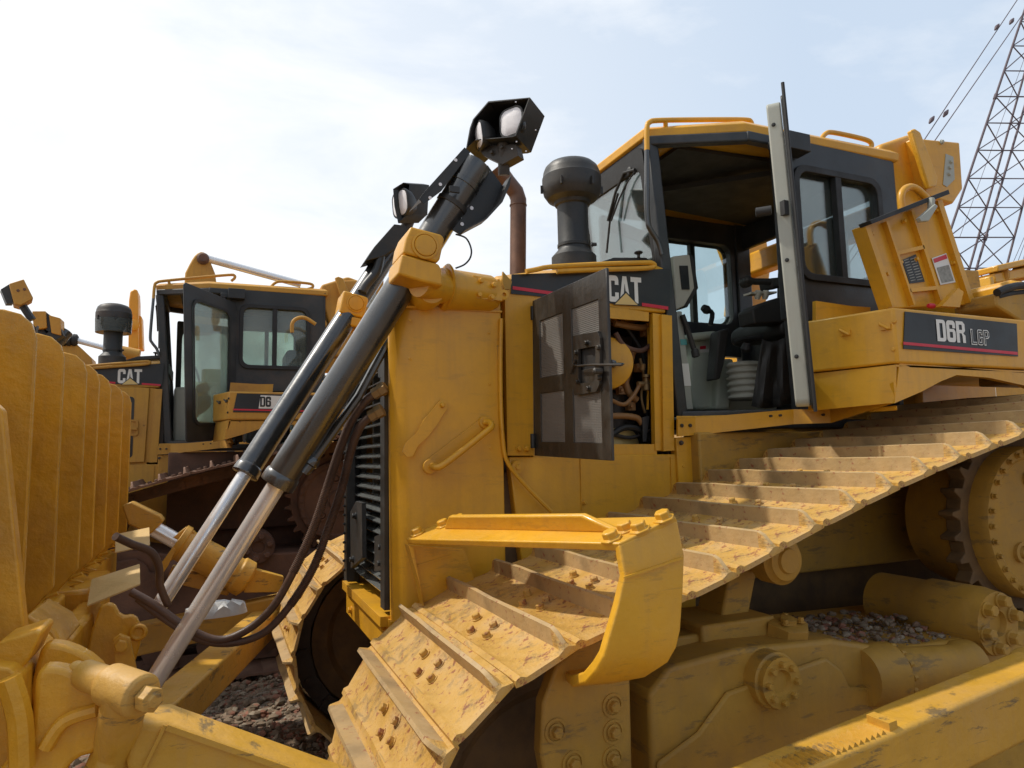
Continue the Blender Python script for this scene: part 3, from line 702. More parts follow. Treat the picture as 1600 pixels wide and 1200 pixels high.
    b.lathe(c0, (0, 0, 1), [(.035*3, -.12), (36*k, -.02), (36*k, z(402)), (26*k, z(391)), (25*k, z(389)), (25*k, z(318)), (28*k, z(316)), (30*k, z(311)), (40*k, z(306)), (46*k, z(297)), (47.5*k, z(290)), (48*k, z(286)), (48*k, z(271)), (46.8*k, z(269)), (46*k, z(262)), (43*k, z(254)), (37*k, z(248)), (26*k, z(244)), (12*k, z(242.8)), (2*k, z(242.5))], 40)
    pc = b.build('air_precleaner', 'black_matt' if var == 0 else 'grey_old', root, ang=28)
    b = MB()
    for a in range(6): b.box((-.004, 48*k-.002, z(296)), (.004, 48*k+.010, z(283)), Matrix.Translation(c0) @ Matrix.Rotation(R(60*a+12), 4, 'Z'))
    b.lathe(c0, (0, 0, 1), [(25.2*k, z(386)), (26.2*k, z(385.5)), (26.2*k, z(381)), (25.2*k, z(380.5))], 30)
    b.bolt(c0+V(.07, -.05, z(383)), (1, -.5, 0), .008, .02)
    b.build('clamp_band', 'black_matt', pc)
    if var:
        b = MB(); b.lathe(c0, (0, 0, 1), [(47*k, z(330)), (48.5*k, z(290)), (48*k, z(290)), (46.5*k, z(330))], 36); b.build('mesh_skirt', 'meshglass', pc)
    # ---- exhaust
    b = MB()
    if var == 0:
        b.tube([P(x, y, Y=3.30) for x, y in ((809, 440), (809.5, 380), (810, 312), (806, 300), (793, 284), (777, 262))], .0445, 18); b.lathe(P(809.7, 322, Y=3.3), (0, 0, 1), [(.045, 0), (.048, .001), (.048, .006), (.045, .007)], 24)
        b.build('exhaust_stack', 'exhaust', root, ang=50)
    # ---- lift cylinders
    lift_cylinder(root, var, 1); lift_cylinder(root, var, 2)
    cab(root, var, YL, GR, GL)
    rear(root, var, YL, GR)
    if blade: front_end(root)
    return root

def engine(root):
    b = MB(); b.box((1.25, 2.95, 1.66), (1.95, 3.5, 2.25)); b.box((1.3, 2.85, 1.7), (1.6, 2.95, 2.0)); b.lathe((1.8, 2.9, 1.75), (0, 0, 1), [(.06, 0), (.06, .2), (.04, .22)], 16)
    for i in range(6): b.tube([(1.3+i*.1, 2.9, 1.7), (1.32+i*.1, 2.86, 1.95), (1.35+i*.1, 2.92, 2.2)], .012, 8, 3)
    e = b.build('engine', 'steel_dark', root, bevel=.01)
    b = MB(); c = P(948, 568, Y=2.78); ax = V(-.55, -.83, 0)
    b.lathe(c-ax.normalized()*.25, ax, [(.12, 0), (.12, .24), (.125, .245), (.125, .265), (.118, .27), (.03, .285), (.004, .285)], 36); fh = b.build('filter_canister', 'yellow', e)
    b = MB(); b.tube([P(957, 569, Y=2.72), P(982, 569, Y=2.72)], .008, 8); b.lathe(P(958, 569, Y=2.71), ax, [(.02, -.01), (.02, .02), (.006, .03)], 6); b.build('wing_nut', 'black', fh)
    b = MB()
    b.tube([P(x, y, Y=2.78) for x, y in ((990, 548), (986, 560), (980, 585), (978, 600), (984, 615), (995, 625))], .017, 12, 4)
    b.tube([P(x, y, Y=2.74) for x, y in ((950, 650), (975, 650), (995, 653), (1003, 662))], .015, 12, 4)
    b.build('coolant_pipe', 'pipebrown', e)
    b = MB()
    b.tube([P(x, y, Y=2.80) for x, y in ((1002, 545), (1008, 580), (1010, 640), (1008, 690))], .010, 8, 4)
    b.tube([P(x, y, Y=2.80) for x, y in ((965, 500), (985, 520), (1010, 560))], .008, 8, 4)
    b.tube([P(x, y, Y=2.76) for x, y in ((955, 680), (975, 668), (1000, 672), (1018, 690))], .016, 8, 4)
    b.build('engine_hose', 'rubber', e)
    for q, (pts, r_, mt_) in enumerate(((((962, 520), (975, 540), (1000, 548), (1016, 540)), .012, 'rust'), (((955, 625), (975, 632), (990, 618), (1000, 600)), .010, 'pipebrown'), (((1012, 505), (1014, 560), (1012, 640)), .006, 'yellow'), (((960, 505), (1000, 512), (1018, 508)), .016, 'pipebrown'), (((950, 676), (985, 684), (1018, 672)), .009, 'steel_dark'), (((1000, 560), (1006, 590), (1002, 620), (1008, 645)), .007, 'brass'))):
        b = MB(); b.tube([P(x, y, Y=2.73+.01*q) for x, y in pts], r_, 8, 4); b.build('engine_pipe', mt_, e)
    b = MB()
    for x, y in ((985, 635), (998, 575), (1008, 520), (970, 610)): b.box((-.02, -.015, -.02), (.02, .015, .02), Matrix.Translation(P(x, y, Y=2.80))); b.bolt(P(x, y, Y=2.78), (0, -1, 0), .008, .012)
    b.build('engine_bracket', 'pipebrown', e, bevel=.003)
    b = MB(); p = P(1010, 600, Y=2.74)
    b.lathe(p+V(0, 0, -.03), (0, 0, 1), [(.018, 0), (.018, .03), (.012, .035), (.012, .06), (.02, .062), (.02, .075)], 12); b.lathe(p+V(-.02, 0, 0), (1, 0, 0), [(.012, -.03), (.012, .05)], 10)
    b.lathe(P(1004, 578, Y=2.75), (0, -.3, 1), [(.012, 0), (.012, .03)], 10); b.build('brass_fitting', 'brass', e)
    b = MB(); b.prism([P(x, y, Y=2.72) for x, y in ((1004, 652), (1015, 650), (1013, 665), (1010, 690), (1005, 690))], (0, .008, 0)); b.build('door_catch', 'grey', e)
    b = MB(); b.lathe(P(958, 700, Y=2.9), (.2, -1, 0), [(.10, -.05), (.10, .08), (.06, .10), (.02, .10)], 28); b.build('pulley', 'cream', e)

def lift_cylinder(root, var, which):
    near = which == 1
    Y = 2.50 if near else 3.90
    if near: top, yk, bot, end = (742, 262), (657, 402), (417, 748), (228, 1085); rb, rr = .0725, .040
    else: top, yk, bot, end = (622, 372), (549, 487), (381, 740), (248, 948); rb, rr = .073, .040
    rb, rr = .061, .035
    T_ = P(*top, Y=2.50 if near else 4.02); E = P(*end, Y=2.95 if near else 3.50); d = (E-T_).normalized()
    ray = P(*bot, Y=3.0)-CAM; nrm_ = ray.cross(d); ln = ((CAM-T_).cross(ray)).dot(nrm_)*-1/nrm_.dot(nrm_)
    ln = abs(ln)
    b = MB(); b.lathe(T_, d, [(rb*.6, -.03), (rb*.98, -.02), (rb, 0), (rb, .07), (rb+.003, .072), (rb+.003, .09), (rb, .092), (rb, ln-.05), (rb+.004, ln-.045), (rb+.007, ln-.03), (rb+.007, ln), (rr+.012, ln+.002), (rr, ln+.004)], 40)
    cy = b.build('lift_cylinder', 'black', root)
    b = MB(); L2 = (E-T_).dot(d)
    b.lathe(T_, d, [(rr, ln), (rr, L2), (rr*.9, L2+.01)], 32); b.build('cylinder_rod', 'chrome', cy)
    # yoke block gripping the barrel
    ym = 'yellow' if var == 0 else 'yellow_old'
    b = MB(); yy = Y-rb-.02
    if near:
        def Q(x, y, dy=0): return P(x, y, Y=yy+dy)
        b.prism([Q(x, y) for x, y in ((642, 353), (690, 366), (695, 372), (688, 404), (684, 410), (630, 395), (634, 372))], (0, .19, 0))
        b.prism([Q(x, y) for x, y in ((628, 396), (686, 412), (690, 420), (693, 447), (660, 440), (622, 428))], (0, .2, 0))
        b.build('cylinder_yoke', ym, cy, bevel=.012, seg=3)
        b = MB(); c = Q(664, 384); b.lathe(c, (0, -1, 0), [(.052, -.005), (.052, .006), (.046, .008), (.044, .008), (.042, .004), (.040, .010), (.03, .012), (.002, .012)], 32); b.build('yoke_cap', ym, cy)
        b = MB(); b.lathe(P(674, 452, Y=2.52), (0, 1, .0), [(.055, 0), (.065, .02), (.065, .12)], 24); b.tube([P(655, 440, Y=2.50), P(690, 450, Y=2.56), P(700, 455, Y=2.62)], .06, 18); b.lathe(P(697, 448, Y=2.6), P(782, 462, Y=2.64)-P(694, 452, Y=2.62), [(.088, -.006), (.094, 0), (.088, .006)], 28)
        b.build('trunnion_arm', ym, cy)
        # hydraulic line along the underside
        b = MB(); b.tube([P(x, y, Y=2.74) for x, y in ((650, 450), (640, 470), (560, 620), (475, 740))], .018, 10); b.lathe(P(492, 716, Y=2.74), P(475, 740, Y=2.74)-P(560, 620, Y=2.74), [(.024, 0), (.028, .01), (.028, .03), (.022, .035), (.022, .06)], 10); b.build('hydraulic_line', 'black', cy)
        b = MB(); b.tube([P(x, y, Y=2.50) for x, y in ((712, 366), (728, 372), (736, 388), (735, 402), (726, 413), (712, 419))], .0035, 6, 5); b.build('cable', 'rubber', cy)
        # shroud plates on both sides of the head
        b = MB()
        sh = [(722, 232), (733, 240), (700, 285), (682, 306), (664, 318), (655, 310), (676, 288), (700, 256)]
        b.prism([P(x, y, Y=2.47) for x, y in ((726, 230), (735, 238), (690, 298), (662, 319), (655, 310), (680, 290))], (0, .006, 0))
        b.prism([P(x, y, Y=2.47) for x, y in ((723, 233), (726, 230), (680, 290), (655, 310), (668, 294))], (0, .16, 0))
        b.build('shroud', 'black_matt', cy, bevel=.003)
        b = MB()
        b.prism([P(x, y, Y=2.52) for x, y in ((762, 258), (785, 290), (770, 325), (748, 350), (718, 366), (706, 358), (722, 340), (735, 300))], (0, .006, 0))
        b.prism([P(x, y, Y=2.52) for x, y in ((785, 290), (789, 283), (786, 300), (775, 325), (752, 350), (718, 368), (718, 366), (748, 350), (770, 325))], (0, -.07, 0))
        b.build('shroud', 'black_matt', cy)
        b = MB()
        for x, y in ((672, 309), (688, 288), (712, 250)): b.lathe(P(x, y, Y=2.469), (0, -1, 0), [(.007, 0), (.0068, .0012)], 12)
        for x, y in ((737, 325), (722, 350)): b.lathe(P(x, y, Y=2.519), (0, -1, 0), [(.008, 0), (.0078, .0012)], 12)
        b.build('bolt_head', 'lens', cy)
        b = MB(); b.lathe(T_+d*.17, d, [(rb+.001, 0), (rb+.004, .002), (rb+.004, .02), (rb+.001, .022)], 36); b.box((-.02, -.006, -.012), (.02, .006, .012), Matrix.Translation(P(710, 296, Y=2.425))); b.build('band_clamp', 'black_matt', cy)
        lamp_head(cy, var, near)
    else:
        def Q(x, y): return P(x, y, Y=yy)
        b.prism([Q(x, y) for x, y in ((537, 453), (575, 464), (576, 470), (568, 497), (530, 488))], (0, .2, 0))
        b.prism([Q(x, y) for x, y in ((530, 489), (568, 498), (560, 512), (527, 505))], (0, .2, 0))
        b.build('cylinder_yoke', ym, cy, bevel=.012, seg=3)
        b = MB(); b.lathe(Q(556, 474), (0, -1, 0), [(.05, -.005), (.05, .006), (.044, .008), (.042, .004), (.040, .010), (.002, .012)], 28); b.build('yoke_cap', ym, cy)
        b = MB(); b.lathe(mir(P(674, 452, Y=2.52)), (0, -1, 0), [(.06, 0), (.07, .02), (.07, .3)], 24); b.build('trunnion_arm', ym, cy)
        b = MB(); b.tube([P(x, y, Y=Y-.05) for x, y in ((594, 400), (588, 425), (572, 445), (566, 456))], .028, 12, 3); b.build('hydraulic_line', 'grey', cy)
        b = MB(); b.prism([P(x, y, Y=Y-.08) for x, y in ((616, 350), (633, 352), (640, 372), (600, 400), (570, 408), (585, 385))], (0, .15, 0)); b.build('shroud', 'black_matt', cy, bevel=.003)
        lamp_head(cy, var, near)
def lamp_shell(pts, back, th=.006):
    """open-fronted sheet metal hood: a ring of wall plates between a front outline and a shifted back outline, closed at the back"""
    b = MB(); c = sum((Vector(p) for p in pts), V(0, 0, 0))/len(pts); back = Vector(back)
    inner = [Vector(p)+(c-Vector(p)).normalized()*th for p in pts]
    n = len(pts); o = [Vector(p) for p in pts]; ob = [p+back for p in o]; ib = [p+back*.93 for p in inner]
    vs = o+inner+ib+ob; fs = []
    for i in range(n):
        j = (i+1) % n
        fs += [(i, j, n+j, n+i), (n+i, n+j, 2*n+j, 2*n+i), (i, 3*n+i, 3*n+j, j)]
    fs += [tuple(range(2*n, 3*n)), tuple(range(3*n, 4*n))]
    return b.add(vs, fs)
def sq_lamp(parent, c, ax, r, dep, mt='black_matt', tilt=0, asp=1.0):
    ax = Vector(ax).normalized(); w = ax.cross(V(0, 0, 1)).normalized(); h = w.cross(ax)
    def lp(rr, hh):
        return [Vector(c)+w*x*asp+h*z+ax*hh for x, z in rrect(0, 0, rr*2, rr*2, rr*.62, 6)]
    b = MB(); b.loft([lp(r*.5, -dep), lp(r*.95, -dep*.5), lp(r*1.08, -.01), lp(r*1.1, 0), lp(r*1.08, .006), lp(r*.98, .006), lp(r*.97, -.004)]); bd = b.build('headlight', mt, parent)
    b = MB(); b.loft([lp(r*.98, -.002), lp(r*.95, .006), lp(r*.7, .012), lp(r*.3, .015)]); b.build('lens', 'lens', parent)
    return bd
def lamp_head(cy, var, near):
    if var:
        o2 = V(-2.45, 4.1, 0); Yb = 6.5 if near else 7.9
        b = MB()
        if near:
            b.prism([P(x, y, Y=Yb)-o2 for x, y in ((14, 443), (37, 436), (52, 466), (32, 477), (22, 474))], (-.05, .2, 0))
            lg = b.build('lamp_guard', YO, cy, bevel=.006)
            b = MB(); b.prism([P(x, y, Y=Yb+.05)-o2 for x, y in ((1, 452), (14, 444), (20, 474), (10, 474))], (-.03, .1, 0)); b.tube([P(30, 470, Y=Yb+.1)-o2, P(50, 500, Y=Yb+.1)-o2], .03, 8); b.build('headlight', 'black_matt', cy)
            b = MB()
            for x, y in ((28, 454), (38, 452)): b.lathe(P(x, y, Y=Yb)-o2, (0, -1, 0), [(.012, 0), (.011, .004)], 8)
            b.build('bolt_head', 'rust', lg)
        else:
            b.prism([P(x, y, Y=Yb)-o2 for x, y in ((50, 486), (71, 486), (73, 512), (52, 515))], (0, .25, 0)); b.prism([P(x, y, Y=Yb)-o2 for x, y in ((76, 492), (94, 497), (95, 524), (80, 520))], (0, .2, 0)); b.build('lamp_guard', YO, cy, bevel=.006)
            b = MB(); b.prism([P(x, y, Y=Yb+.02)-o2 for x, y in ((71, 488), (78, 492), (82, 520), (72, 516))], (0, .2, 0)); b.tube([P(60, 515, Y=Yb+.1)-o2, P(80, 540, Y=Yb+.1)-o2], .06, 8); b.build('headlight', 'black_matt', cy)
        return
    mt = 'black_matt' if var == 0 else YO
    if near:
        e = V(1.10, 2.38, 0); f_ = V(.937, 2.60, 0); dr = (f_-e); nrm = V(dr.y, -dr.x, 0).normalized(); nrm = nrm if nrm.y < 0 else -nrm
        def Q(px, py, push=0):   # point on the diagonal front plane of the lamp guard
            dd = fwd+rt*((px-800)/F)-up*((py-600)/F); t = (e-V(0, 0, 0)).dot(nrm)/dd.dot(nrm); return CAM+dd*t+nrm*push
        pts = [Q(*p) for p in ((763, 158), (828, 152), (806, 212), (800, 214), (742, 219), (728, 232), (734, 200), (739, 186))]
        lamp_shell(pts, P(849, 183, Y=2.5)-P(826, 154, Y=2.38)).build('lamp_guard', mt, cy, bevel=.001)
        sq_lamp(cy, Q(794, 186, -.03), (nrm+V(-.25, 0, -.06)), .056, .05)
        sq_lamp(cy, Q(744, 208, -.03), (-1, .12, -.12), .052, .06, asp=1.0)
        b = MB(); b.prism([Q(x, y, -.05) for x, y in ((736, 222), (796, 218), (800, 236), (775, 250), (745, 236))], -nrm*.05); b.tube([Q(775, 215, -.06), Q(770, 262, -.09)], .025, 12)
        for x, y in ((742, 226), (760, 232), (776, 224)): b.bolt(Q(x, y, -.05), nrm, .008, .012)
        b.build('lamp_bracket', 'steel_dark' if var == 0 else YO, cy, bevel=.003)
        b = MB()
        for x, y in ((807, 160), (837, 203), (808, 222), (801, 233), (822, 236)): b.lathe(Q(x, y, .005) if x < 812 else P(x, y, Y=2.40), (-.3, -1, 0), [(.0035, 0), (.003, .001)], 8)
        b.build('guard_rivet', 'lens', cy)
    else:
        Y = 3.80
        pts = [P(x, y, Y=Y) for x, y in ((614, 295), (630, 285), (640, 287), (637, 335), (622, 349), (616, 322))]
        lamp_shell(pts, P(664, 288, Y=Y+.1)-P(633, 286, Y=Y)).build('lamp_guard', mt, cy, bevel=.001)
        sq_lamp(cy, P(626, 318, Y=Y+.03), (-1, -.35, -.1), .075, .09)
        b = MB(); b.tube([P(640, 342, Y=Y+.1), P(632, 362, Y=Y+.1)], .035, 12); b.build('lamp_bracket', 'steel_dark', cy)
YO = 'yellow_old'

def rrx(plane, x0, x1, z0, z1, r, k=5):
    cx, cz = (x0+x1)/2, (z0+z1)/2
    return [plane(a, b) for a, b in rrect(cx, cz, x1-x0, z1-z0, r, k)]
def cab(root, var, YL, GR, GL):
    def mir(p): p = Vector(p); p.y = 6.10-p.y; return p
    A0, B, C = V(2.03, 2.70, 0), V(2.57, 2.47, 0), V(3.34, 2.47, 0); zf = 1.82; zt = 3.205
    b = MB()
    for mm in ((lambda p: Vector(p)), mir):
        b.beam(mm(V(2.04, 2.70, zf)), mm(V(1.935, 2.70, zt)), .05, .06)                    # A pillar
        b.beam(mm(V(2.60, 2.48, zf)), mm(V(2.56, 2.485, zt)), .05, .10)                      # B pillar
        b.beam(mm(V(3.30, 2.49, zf+.3)), mm(V(3.30, 2.49, zt)), .06, .12)
        b.beam(mm(V(1.925, 2.70, zt-.025)), mm(V(2.36, 2.485, zt-.025)), .05, .05); b.beam(mm(V(2.34, 2.485, zt-.024)), mm(V(2.6, 2.485, zt-.024)), .05, .05)                # header over door
        b.beam(mm(V(2.04, 2.70, zf)), mm(V(2.6, 2.47, zf)), .06, .05)                       # sill
    for y0, y1 in ((2.70, 3.40),):
        b.beam((1.95, y0, zt-.03), (1.95, y1, zt-.03), .06, .07, side=(1, 0, 0))
        b.beam((2.0, y0, 2.50), (2.0, y1, 2.50), .05, .10, side=(1, 0, 0))
    b.box((3.30, 2.5, 1.85), (3.34, 3.6, 2.6)); b.box((3.30, 2.5, 3.03), (3.34, 3.6, 3.195))
    b.box((2.05, 2.7, zf-.06), (3.3, 3.6, zf-.01))
    b.beam((2.0, 2.72, 1.83), (2.0, 3.38, 1.83), .05, .08, side=(1, 0, 0)); b.box((1.985, 2.72, 1.8), (2.005, 3.38, 2.48))
    fr = b.build('cab_frame', GR, root, bevel=.008)
    # cab side wall with window
    for mm, s in (((lambda p: Vector(p)), 1), (mir, -1)):
        if s > 0:
            pw = lambda px, py: P(px, py, Y=2.455)
            outer = [(1243, 212), (1410, 268), (1416, 500), (1268, 468)]
            inn = [(1270, 268), (1388, 300), (1392, 447), (1288, 428)]
        pl = lambda x, z: mm(V(x, 2.455, z))
        b = MB(); oo = rrx(pl, 2.52, 3.34, 2.28, 3.205, .01); ii = rrx(pl, 2.62, 3.20, 2.50, 3.055, .07)
        b.ring(oo, ii, (0, .05*s, 0)); wl = b.build('side_panel', GR, root, bevel=.004)
        pl2 = lambda x, z: mm(V(x, 2.452, z))
        b = MB(); b.ring(rrx(pl2, 2.60, 3.22, 2.48, 3.075, .08), rrx(pl2, 2.635, 3.185, 2.515, 3.04, .06), (0, -.014*s, 0)); b.box(mm(V(2.885, 2.44, 2.50)), mm(V(2.925, 2.475, 3.05))); b.build('window_frame', 'rubber', wl, bevel=.003)
        b = MB(); b.prism(rrx(lambda x, z: mm(V(x, 2.478, z)), 2.61, 3.21, 2.49, 3.065, .06), (0, .004*s, 0)); b.build('window_pane', GL, wl)
    # far door, closed, with its pane
    b = MB()
    aa, bb = mir(V(2.04, 2.70, 0)), mir(V(2.57, 2.48, 0)); dd = (bb-aa)
    def fd(s, z): return aa+dd*s+V(0, 0, z)
    b.ring([fd(s, z) for s, z in rrect(.5, 2.45, .98, 1.22, .03)], [fd(s, z) for s, z in rrect(.5, 2.45, .80, 1.06, .10)], (0, -.03, 0)); dr = b.build('far_door', GR, root, bevel=.004)
    b = MB(); b.prism([fd(s, z)+V(0, -.012, 0) for s, z in rrect(.5, 2.45, .82, 1.08, .10)], (0, .004, 0)); b.build('window_pane', GL, dr)
    # windshield
    def ws(y, z): return V(1.985-.07*(z-2.5)/.6, y, z)
    b = MB(); b.prism([ws(y, z) for y, z in rrect(3.05, 2.82, .62, .54, .04)], (.004, 0, 0)); b.build('windshield', 'glass_front', root)
    b = MB(); b.ring([ws(y, z)+V(-.01, 0, 0) for y, z in rrect(3.05, 2.85, .66, .64, .04)], [ws(y, z)+V(-.01, 0, 0) for y, z in rrect(3.05, 2.82, .58, .50, .05)], (.02, 0, 0)); b.build('windshield_seal', 'rubber', root)
    b = MB()
    b.tube([P(x, y, X=1.90) for x, y in ((992, 265), (975, 270), (962, 300), (950, 345))], .008, 8); b.tube([P(x, y, X=1.90) for x, y in ((992, 268), (980, 285), (968, 310), (955, 345))], .005, 6); b.tube([P(x, y, X=1.91) for x, y in ((966, 302), (953, 345), (948, 395))], .006, 6); b.lathe(P(990, 268, X=1.93), (-1, 0, 0), [(.02, 0), (.02, .03), (.01, .035)], 12)
    b.build('wiper', 'rubber', root)
    b = MB(); b.prism([P(x, y, Y=2.80) for x, y in ((930, 412), (960, 402), (1010, 402), (1024, 412))], (0, .2, 0)); b.lathe(P(998, 403, Y=2.80), (0, 0, 1), [(.008, 0), (.008, .02), (.022, .022), (.022, .032), (.004, .036)], 14); b.build('cowl', 'black_matt', root, bevel=.01)
    # roof
    pr = [(1.90, 2.70), (2.34, 2.47), (3.38, 2.44)]; full = pr+[(x, 6.10-y) for x, y in pr[::-1]]
    def rl(z, ins): 
        return [V(x+(ins if x < 2.2 else (-ins if x > 3 else 0)), y+(ins if y < 3.05 else -ins), z) for x, y in full]
    b = MB(); b.loft([rl(3.20, .012), rl(3.206, .003), rl(3.245, .0), rl(3.268, .025), rl(3.28, .09)]); rf = b.build('cab_roof', YL, root, bevel=.004)
    b = MB()
    b.prism([V(2.1, 2.7, 3.195), V(3.28, 2.6, 3.195), V(3.28, 3.5, 3.195), V(2.1, 3.4, 3.195)], (0, 0, -.02)); b.beam((2.15, 3.3, 3.15), (2.85, 2.6, 3.14), .05, .03); b.build('headliner', 'vinyl', rf)
    # grab rails
    b = MB()
    b.tube([P(x, y, Y=2.66) for x, y in ((1168, 204), (1174, 197), (1173, 190), (1162, 187), (1100, 187), (1030, 188), (1015, 191), (1011, 200), (1011, 235))], .013, 12, 4)
    b.tube([P(1040, 190, Y=2.66), P(1040, 206, Y=2.68)], .012, 10); b.build('grab_rail', YL, rf)
    b = MB(); b.tube([P(x, y, Y=2.66) for x, y in ((1011, 230), (1011, 290), (1012, 345), (1017, 360), (1028, 378), (1034, 398))], .0125, 12, 4); b.build('grab_rail', 'black', fr)
    b = MB(); b.tube([P(x, y, Y=2.50) for x, y in ((1283, 218), (1290, 209), (1302, 207), (1345, 216), (1360, 222), (1361, 230), (1350, 234))], .013, 12, 4); b.build('grab_rail', YL, rf)
    b = MB(); b.box((2.50, 2.36, 3.10), (2.64, 2.45, 3.19)); b.box((2.44, 2.40, 3.11), (2.52, 2.44, 3.15)); b.lathe((2.47, 2.42, 3.03), (0, 0, 1), [(.018, 0), (.018, .09)], 12); b.build('door_stay', 'black_matt', fr, bevel=.004)
    # open door
    Hh = V(2.58, 2.44, 0)
    dv = V(-.45, -.415, 0) if var == 0 else V(-.40, -.47, 0)
    dv = dv.normalized(); nn = V(-dv.y, dv.x, 0); nn = nn if nn.y > 0 else -nn     # inner side
    top_s = .645; bot_s = .565
    def dq(s, z, k=0):
        lim = bot_s+(top_s-bot_s)*(z-1.84)/1.28
        return Hh+dv*s*lim/.62+V(0, 0, z+.05*(s/.62)*(z-2.4)/.7)+nn*(k-(0.032*(3.1-z) if var == 0 else 0))
    def dring(x0, x1, z0, z1, r, k): return [dq(a, c, k) for a, c in rrect((x0+x1)/2, (z0+z1)/2, x1-x0, z1-z0, r, 6)]
    b = MB(); b.ring(dring(0.0, .62, 1.85, 3.07, .03, 0), dring(.09, .53, 1.98, 2.97, .07, 0), nn*.014); dr = b.build('cab_door', 'black_matt', root, bevel=.004)
    if var == 0:
        b = MB(); b.ring(dring(.02, .612, 1.86, 3.05, .03, .016), dring(.10, .52, 1.99, 2.96, .07, .016), nn*.056); b.build('door_trim', 'trim', dr, bevel=.006, seg=2)
        b = MB(); e_ = lambda z, k: dq(.62, z, k)
        b.box(e_(2.62, .04)-V(.012, .012, .03), e_(2.62, .04)+V(.012, .012, .03)); b.lathe(e_(2.62, .09), nn, [(.02, 0), (.02, .06), (.015, .062)], 12)
        for z in (2.95, 2.42, 2.05): b.bolt(e_(z, .05), dv, .006, .003)
        b.build('door_lock', 'rubber', dr)
        b = MB(); b.tube([dq(.63, 1.84, .0), dq(.635, 2.4, .0), dq(.632, 3.10, .0)], .007, 8); b.build('door_seal', 'rubber', dr)
    else:
        b = MB(); b.tube([dq(.58, 2.5, .03), dq(.45, 2.42, .04), dq(.40, 2.33, .05)], .010, 8); b.build('door_handle', 'rubber', dr)
        b = MB(); b.ring(dring(.085, .535, 1.975, 2.975, .07, -.004), dring(.10, .52, 1.995, 2.955, .07, -.004), -nn*.006); b.build('door_trim', 'rubber', dr)
    b = MB(); b.prism(dring(.08, .54, 1.97, 2.98, .07, .012), nn*.004); b.build('window_pane', GL, dr)
    # interior
    if var == 0:
        b = MB()
        def pp(pts, Y): return [P(x, y, Y=Y) for x, y in pts]
        b.prism(pp(((1052, 400), (1078, 397), (1081, 400), (1086, 450), (1070, 478), (1057, 484)), 2.86), (0, .10, 0))
        dm = b.build('monitor_pod', 'console', root, bevel=.012, seg=3)
        b = MB(); b.prism(pp(((1078, 397), (1083, 400), (1091, 450), (1074, 480), (1070, 478), (1086, 450)), 2.855), (0, .13, 0)); b.build('pod_edge', 'vinyl', dm)
        b = MB(); b.prism(pp(((1062, 415), (1075, 415), (1078, 452), (1066, 452)), 2.853), (0, .004, 0)); b.build('monitor_screen', 'film', dm)
        b = MB(); b.prism(pp(((1058, 486), (1066, 486), (1084, 640), (1062, 640)), 2.80), (0, .10, 0)); b.build('dash_column', 'trim', dm, bevel=.006)
        b = MB(); b.prism(pp(((1063, 530), (1073, 530), (1074, 539), (1064, 539)), 2.797), (0, .002, 0)); b.build('teal_sticker', 'teal', dm)
        b = MB(); b.prism(pp(((1065, 568), (1076, 568), (1080, 603), (1068, 603)), 2.797), (0, .002, 0)); b.build('white_sticker', 'white', dm)
        b = MB(); b.tube(pp(((1066, 492), (1076, 520), (1084, 545)), 2.78), .014, 10, 3); b.lathe(P(1085, 545, Y=2.78), (.2, 0, -1), [(.014, 0), (.02, .01), (.02, .04), (.01, .045)], 12); b.build('pedal_arm', 'vinyl', dm)
        b = MB(); b.prism(pp(((1082, 530), (1118, 527), (1130, 640), (1088, 640), (1078, 600)), 3.2), (0, .25, 0)); b.box((2.35, 3.35, 1.83), (3.3, 3.7, 2.2)); b.prism(pp(((1122, 560), (1148, 560), (1142, 640), (1120, 640)), 3.15), (0, .1, 0)); b.prism(pp(((1080, 520), (1122, 516), (1122, 528), (1082, 532)), 3.12), (0, .3, 0))
        cs = b.build('side_console', 'consolegreen', root, bevel=.02, seg=3)
        b = MB(); b.prism(pp(((1094, 541), (1103, 540), (1103, 545), (1094, 546)), 3.197), (0, .002, 0)); b.build('red_sticker', 'red', cs)
        b = MB(); b.prism(pp(((1094, 546), (1111, 545), (1112, 550), (1094, 551)), 3.197), (0, .002, 0)); b.build('white_sticker', 'white', cs)
        b = MB(); b.tube(pp(((1110, 508), (1113, 490), (1105, 484)), 3.25), .015, 8, 3); b.lathe(P(1104, 484, Y=3.25), (-1, 0, .5), [(.02, -.02), (.028, 0), (.02, .03), (.005, .035)], 12); b.build('gear_lever', 'rubber', cs)
        b = MB(); b.prism(pp(((1124, 517), (1140, 512), (1134, 560), (1126, 592), (1117, 594)), 3.0), (0, .08, 0)); b.build('control_lever_guard', 'vinyl', cs, bevel=.01)
        # seat
        b = MB(); b.prism(smooth_poly([tuple(q) for q in pp(((1138, 520), (1160, 508), (1205, 504), (1222, 512), (1218, 535), (1180, 540), (1142, 545)), 3.2)]), (0, -.42, 0)); st = b.build('operator_seat', 'vinyl', root, bevel=.02, seg=3)
        b = MB(); b.prism(smooth_poly([tuple(q) for q in pp(((1212, 500), (1212, 430), (1220, 370), (1240, 365), (1248, 520), (1230, 540)), 3.2)]), (0, -.42, 0)); b.build('backrest', 'vinyl', st, bevel=.02, seg=3)
        b = MB(); b.prism(pp(((1176, 484), (1186, 476), (1225, 462), (1236, 478), (1230, 504), (1180, 506)), 2.78), (0, .12, 0)); b.tube(pp(((1164, 437), (1180, 440), (1220, 440)), 2.80), .018, 12); b.lathe(P(1168, 440, Y=2.82), (0, -1, 0), [(.03, -.04), (.03, .02), (.01, .022)], 16); b.prism(pp(((1205, 434), (1225, 432), (1230, 446), (1208, 450)), 2.78), (0, .1, 0)); b.build('armrest', 'vinyl', st, bevel=.01)
        b = MB()
